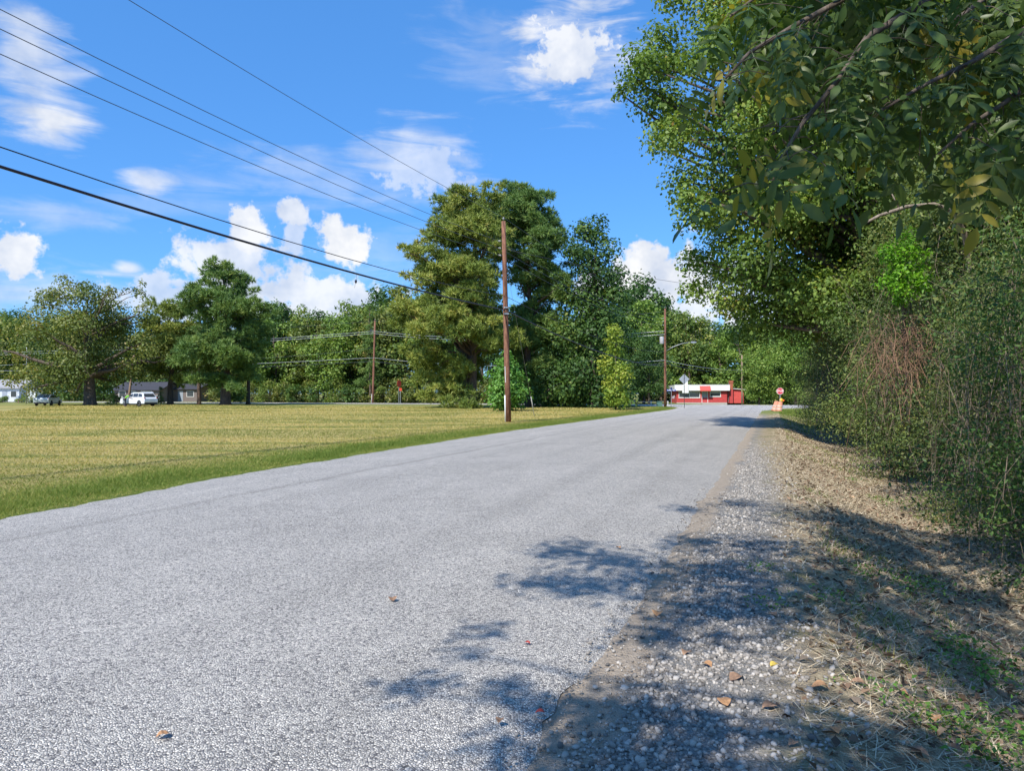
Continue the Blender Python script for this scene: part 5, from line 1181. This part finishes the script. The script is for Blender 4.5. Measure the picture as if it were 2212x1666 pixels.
# ------------------------------------------------------------------ cars
def car(px, d, heading, label, paint, body, cabin, L, W, Hh, wb, wr, tall):
    """x forward, y left; body and cabin are side outlines (x, z)"""
    x = X_at(px, d); t = thing('parked_car', label, 'car', (x, d, ground_z(x, d) + .02), heading)
    def loft(poly, w0, w1, zlo, zhi):
        vs, n = [], len(poly)
        for sd in (-1, 1):
            for a, z in poly:
                k = min(max((z - zlo) / (zhi - zlo), 0), 1); vs.append((a, sd * (w0 + (w1 - w0) * k), z))
        return MB().add(vs, [tuple(range(n)), tuple(range(2 * n - 1, n - 1, -1))] + [(i, n + i, n + (i + 1) % n, (i + 1) % n) for i in range(n)])
    bd = loft(body, W * .49, W * .475, .3, 1.).build('body', paint, t, bevel=.05)
    zb, zt = min(z for _, z in cabin), max(z for _, z in cabin)
    roof = loft(cabin, W * .465, W * .36, zb, zt).build('cabin', paint, t, bevel=.04)
    def side_pane(poly, nm='window'):
        for sd in (-1, 1):
            vs = []
            for a, z in poly:
                k = (z - zb) / (zt - zb); y = W * .465 + (W * .36 - W * .465) * k + .012; vs.append((a, sd * y, z))
            n = len(vs); MB().add(vs, [tuple(range(n)) if sd < 0 else tuple(range(n))[::-1]]).build(nm, 'glass', t)
    def inset(f, g_): # point on the cabin between its lower and upper line
        return f, g_
    for poly in tall['sides']: side_pane(poly)
    for (a0, z0, a1, z1, nm) in tall['ends']:
        k0, k1 = (z0 - zb) / (zt - zb), (z1 - zb) / (zt - zb); y0 = (W * .465 + (W * .36 - W * .465) * k0) * .88; y1 = (W * .465 + (W * .36 - W * .465) * k1) * .86
        MB().add([(a0, -y0, z0), (a0, y0, z0), (a1, y1, z1), (a1, -y1, z1)], [(0, 1, 2, 3)]).build(nm, 'glass', t)
    for sx in (-1, 1):
        ax = sx * wb / 2
        for sd in (-1, 1):
            MB().tube([(ax, sd * (W * .492 - .03), wr), (ax, sd * (W * .492 + .003), wr)], wr * 1.16, 20).build('wheel_arch', 'trim', t)
            M = Matrix.Translation((ax, sd * (W * .49 - .05), wr)) @ Matrix.Rotation(R(90) * -sd, 4, 'X')
            wh = MB().lathe([(wr * .6, -.1), (wr * .96, -.1), (wr, -.05), (wr, .05), (wr * .96, .085), (wr * .64, .09)], 24, M).build('wheel', 'tyre', t, True)
            rm = MB().lathe([(0, .02), (wr * .64, .02), (wr * .66, .092), (wr * .60, .096), (wr * .56, .05), (wr * .16, .05), (wr * .12, .085), (0, .088)], 20, M)
            for k in range(5):
                a = k * 1.2566; e = Vector((math.cos(a), math.sin(a), 0)); f_ = Vector((-e.y, e.x, 0))
                p = [e * wr * .1 + f_ * .04, e * wr * .1 - f_ * .04, e * wr * .6 - f_ * .03, e * wr * .6 + f_ * .03]
                rm.add([M @ (v + Vector((0, 0, .08))) for v in p] + [M @ (v + Vector((0, 0, .05))) for v in p], [(0, 1, 2, 3), (0, 4, 5, 1), (1, 5, 6, 2), (2, 6, 7, 3), (3, 7, 4, 0)])
            rm.build('rim', 'rim', wh)
    r_, f_ = -L / 2, L / 2
    for sd in (-1, 1):
        zt_ = tall['tail']; MB().box(r_ - .012 + tall.get('tail_in', 0), r_ + .22, sd * W * .47 - .14 * (sd > 0), sd * W * .47 + .14 * (sd < 0), zt_ - .09, zt_ + .09).build('tail_lamp', 'lamp_red', t, bevel=.02)
        MB().box(f_ - .35, f_ - .02, sd * W * .46 - .22 * (sd > 0), sd * W * .46 + .22 * (sd < 0), tall['head'] - .07, tall['head'] + .07).build('head_lamp', 'lamp_clear', t, bevel=.02)
        MB().box(.62, .84, sd * W * .5 if sd > 0 else -W * .5 - .2, W * .5 + .2 if sd > 0 else -W * .5, zb + .02, zb + .17).build('mirror', paint, t, bevel=.03)
        MB().box(-.12, .06, sd * W * .492 - .0, sd * W * .492 + sd * .02, zb - .14, zb - .10).build('door_handle', 'rim', t)
        MB().box(-wb / 2 + wr * 1.2, wb / 2 - wr * 1.2, min(sd * W * .48, sd * W * .498), max(sd * W * .48, sd * W * .498), .22, .34).build('sill', 'trim', t)
    MB().box(r_ - .03, r_ + .2, -W * .45, W * .45, .28, .46).build('rear_bumper', 'trim', t, bevel=.03)
    MB().box(r_ - .035, r_ - .005, -.26, .26, tall['plate'] - .07, tall['plate'] + .07).build('number_plate', 'white', t)
    return t
L = 4.75
suv_body = [(-2.36, .32), (2.30, .30), (2.38, .5), (2.34, .82), (2.1, .98), (1.15, 1.08), (-2.2, 1.10), (-2.40, .95), (-2.42, .6)]
suv_cab = [(-2.20, 1.06), (1.25, 1.06), (.45, 1.58), (.1, 1.67), (-1.2, 1.68), (-1.85, 1.60)]
suv = car(300, 91, R(151), 'white wagon parked beyond the field with its driver door open', 'carwhite', suv_body, suv_cab, 4.78, 1.88, 1.7, 2.78, .35,
    {'sides': [[(-.05, 1.13), (.95, 1.13), (.40, 1.50), (.0, 1.56)], [(-1.05, 1.13), (-.12, 1.13), (-.08, 1.56), (-1.0, 1.57)], [(-1.95, 1.15), (-1.13, 1.13), (-1.08, 1.57), (-1.65, 1.52)]],
     'ends': [(-2.175, 1.14, -1.895, 1.55, 'rear_window'), (1.14, 1.14, .51, 1.55, 'windscreen')], 'tail': .98, 'head': .86, 'plate': .78})
MB().box(-1.5, .2, -.62, -.58, 1.70, 1.74).box(-1.5, .2, .58, .62, 1.70, 1.74).build('roof_rail', 'rim', suv)
dr = MB().prism([(0, .38), (.95, .38), (1.0, 1.05), (0, 1.08)], 'y', -.03, .03).build('open_door', 'carwhite', suv, bevel=.02, loc=(.95, .95, 0), rot=(0, 0, R(118)))
MB().prism([(.06, 1.10), (.95, 1.08), (.6, 1.5), (.4, 1.52)], 'y', -.012, .012).build('window', 'glass', dr)
sed_body = [(-2.3, .30), (2.25, .28), (2.35, .5), (2.28, .74), (1.2, .93), (-1.7, 1.0), (-2.28, 1.02), (-2.36, .8), (-2.34, .5)]
sed_cab = [(-1.95, .98), (1.2, .92), (.35, 1.38), (-.1, 1.45), (-.9, 1.44), (-1.5, 1.22)]
car(104, 95, R(90 + 13), 'silver sedan parked beyond the field, seen from behind', 'carsilver', sed_body, sed_cab, 4.66, 1.82, 1.46, 2.7, .33,
    {'sides': [[(0, 1.0), (.9, 1.0), (.32, 1.32), (.02, 1.36)], [(-.95, 1.02), (-.06, 1.0), (-.04, 1.36), (-.85, 1.37)], [(-1.5, 1.06), (-1.02, 1.02), (-.94, 1.36), (-1.3, 1.26)]],
     'ends': [(-1.96, 1.035, -.98, 1.44, 'rear_window'), (1.06, 1.02, .42, 1.37, 'windscreen')], 'tail': .88, 'head': .70, 'plate': .62, 'tail_in': .02})
# pickup parked behind the wagon
pk_body = [(-2.7, .5), (2.6, .45), (2.7, .7), (2.65, 1.08), (1.4, 1.18), (-.6, 1.2), (-2.72, 1.2), (-2.75, .8)]
pk_cab = [(-.75, 1.16), (1.35, 1.14), (.85, 1.72), (.5, 1.82), (-.4, 1.82), (-.7, 1.7)]
car(318, 120, R(140), 'white pickup parked beyond the wagon by the dark-roofed house', 'carwhite', pk_body, pk_cab, 5.4, 1.95, 1.85, 3.5, .39,
    {'sides': [[(.2, 1.24), (1.05, 1.24), (.78, 1.66), (.25, 1.72)], [(-.62, 1.24), (.12, 1.24), (.15, 1.72), (-.58, 1.70)]], 'ends': [(-.765, 1.26, -.72, 1.68, 'rear_window'), (1.27, 1.25, .91, 1.69, 'windscreen')], 'tail': 1.0, 'head': .95, 'plate': .7})

# ------------------------------------------------------------------ person leaning in at the open wagon door
def skin_chain(name, joints, edges, mat, parent=None, loc=None, rot=None):
    me = bpy.data.meshes.new(name); me.from_pydata([j[0] for j in joints], edges, []); me.update(); o = link(name, me, parent, loc, rot)
    m = o.modifiers.new('skin', 'SKIN')
    for v, j in zip(me.skin_vertices[0].data if me.skin_vertices else [], joints): v.radius = (j[1], j[1] * (j[2] if len(j) > 2 else 1))
    s = o.modifiers.new('subdiv', 'SUBSURF'); s.levels = s.render_levels = 2; me.materials.append(MT[mat]); return o
def figure(name, joints, edges, mat, parent=None, loc=None, rot=None):
    import bmesh
    me = bpy.data.meshes.new(name); me.from_pydata([j[0] for j in joints], edges, [])
    bm = bmesh.new(); bm.from_mesh(me); lay = bm.verts.layers.skin.verify(); bm.verts.ensure_lookup_table()
    for i, v in enumerate(bm.verts): v[lay].radius = (joints[i][1], joints[i][1] * (joints[i][2] if len(joints[i]) > 2 else 1)); v[lay].use_root = (i == 0)
    bm.to_mesh(me); bm.free(); me.materials.append(MT[mat])
    o = link(name, me, parent, loc, rot); m = o.modifiers.new('skin', 'SKIN'); m.use_smooth_shade = True
    s = o.modifiers.new('subdiv', 'SUBSURF'); s.levels = s.render_levels = 2; return o
# facing -x (towards the open door), trunk bent forward
J = [((0, 0, .95), .13, .8), ((-.14, 0, 1.12), .125, .8), ((-.30, 0, 1.27), .14, .75), ((-.43, 0, 1.36), .07), ((-.50, 0, 1.41), .055), ((-.585, 0, 1.45), .095), ((-.64, 0, 1.47), .08),
     ((.02, -.10, .90), .10), ((-.05, -.12, .50), .07), ((.06, -.12, .10), .045), ((-.08, -.12, .04), .038), ((.02, .10, .90), .10), ((-.08, .12, .50), .07), ((.0, .12, .10), .045), ((-.14, .12, .04), .038),
     ((-.34, -.19, 1.30), .065), ((-.46, -.23, 1.05), .048), ((-.66, -.20, .98), .036), ((-.75, -.19, .98), .03), ((-.34, .19, 1.30), .065), ((-.50, .23, 1.08), .048), ((-.70, .20, 1.03), .036), ((-.79, .19, 1.03), .03)]
E = [(0, 1), (1, 2), (2, 3), (3, 4), (4, 5), (5, 6), (0, 7), (7, 8), (8, 9), (9, 10), (0, 11), (11, 12), (12, 13), (13, 14), (2, 15), (15, 16), (16, 17), (17, 18), (2, 19), (19, 20), (20, 21), (21, 22)]
for side, h_ in ((-1, 18), (1, 22)):
    b = Vector(J[h_][0])
    for k, (dy, ln) in enumerate(((-.028, .055), (-.010, .065), (.010, .062), (.028, .05))):
        J.append(((b.x - .03, b.y + dy, b.z), .010)); J.append(((b.x - .03 - ln * .6, b.y + dy, b.z - .01), .009)); J.append(((b.x - .03 - ln, b.y + dy, b.z - .03), .008)); n = len(J); E += [(h_, n - 3), (n - 3, n - 2), (n - 2, n - 1)]
    J.append(((b.x - .01, b.y - side * .04, b.z - .01), .010)); J.append(((b.x - .045, b.y - side * .06, b.z - .02), .008)); n = len(J); E += [(h_, n - 2), (n - 2, n - 1)]
px_, pd_ = 270, 88.6; xx = X_at(px_, pd_)
per = figure('person', J, E, 'skin', None, (xx, pd_, ground_z(xx, pd_)), (0, 0, R(-160)))
tag(per, 'person in lime-green shirt and dark trousers bending at the open wagon door', 'person')
figure('shirt', [((.0, 0, .97), .150, .8), ((-.14, 0, 1.12), .145, .82), ((-.30, 0, 1.27), .165, .78), ((-.39, 0, 1.335), .09), ((-.34, -.19, 1.30), .082), ((-.42, -.22, 1.14), .07), ((-.34, .19, 1.30), .082), ((-.44, .22, 1.16), .07)], [(0, 1), (1, 2), (2, 3), (2, 4), (4, 5), (2, 6), (6, 7)], 'hivis', per)
figure('trousers', [((.01, 0, .95), .145, .85), ((.02, -.10, .88), .118), ((-.05, -.12, .50), .086), ((.055, -.12, .13), .065), ((.02, .10, .88), .118), ((-.08, .12, .50), .086), ((.0, .12, .13), .065)], [(0, 1), (1, 2), (2, 3), (0, 4), (4, 5), (5, 6)], 'denim', per)
figure('hair', [((-.55, 0, 1.50), .085), ((-.60, 0, 1.535), .065), ((-.51, 0, 1.45), .06)], [(0, 1), (0, 2)], 'hair', per)
for side in (-1, 1):
    a = (-.05, .0)[side > 0]; MB().prism([(.02, 0), (-.20, 0), (-.21, .05), (-.10, .09), (.03, .10)], 'y', -.04, .04).build('shoe', 'trim', per, bevel=.015, loc=(.03 if side < 0 else -.03, side * .12, 0))
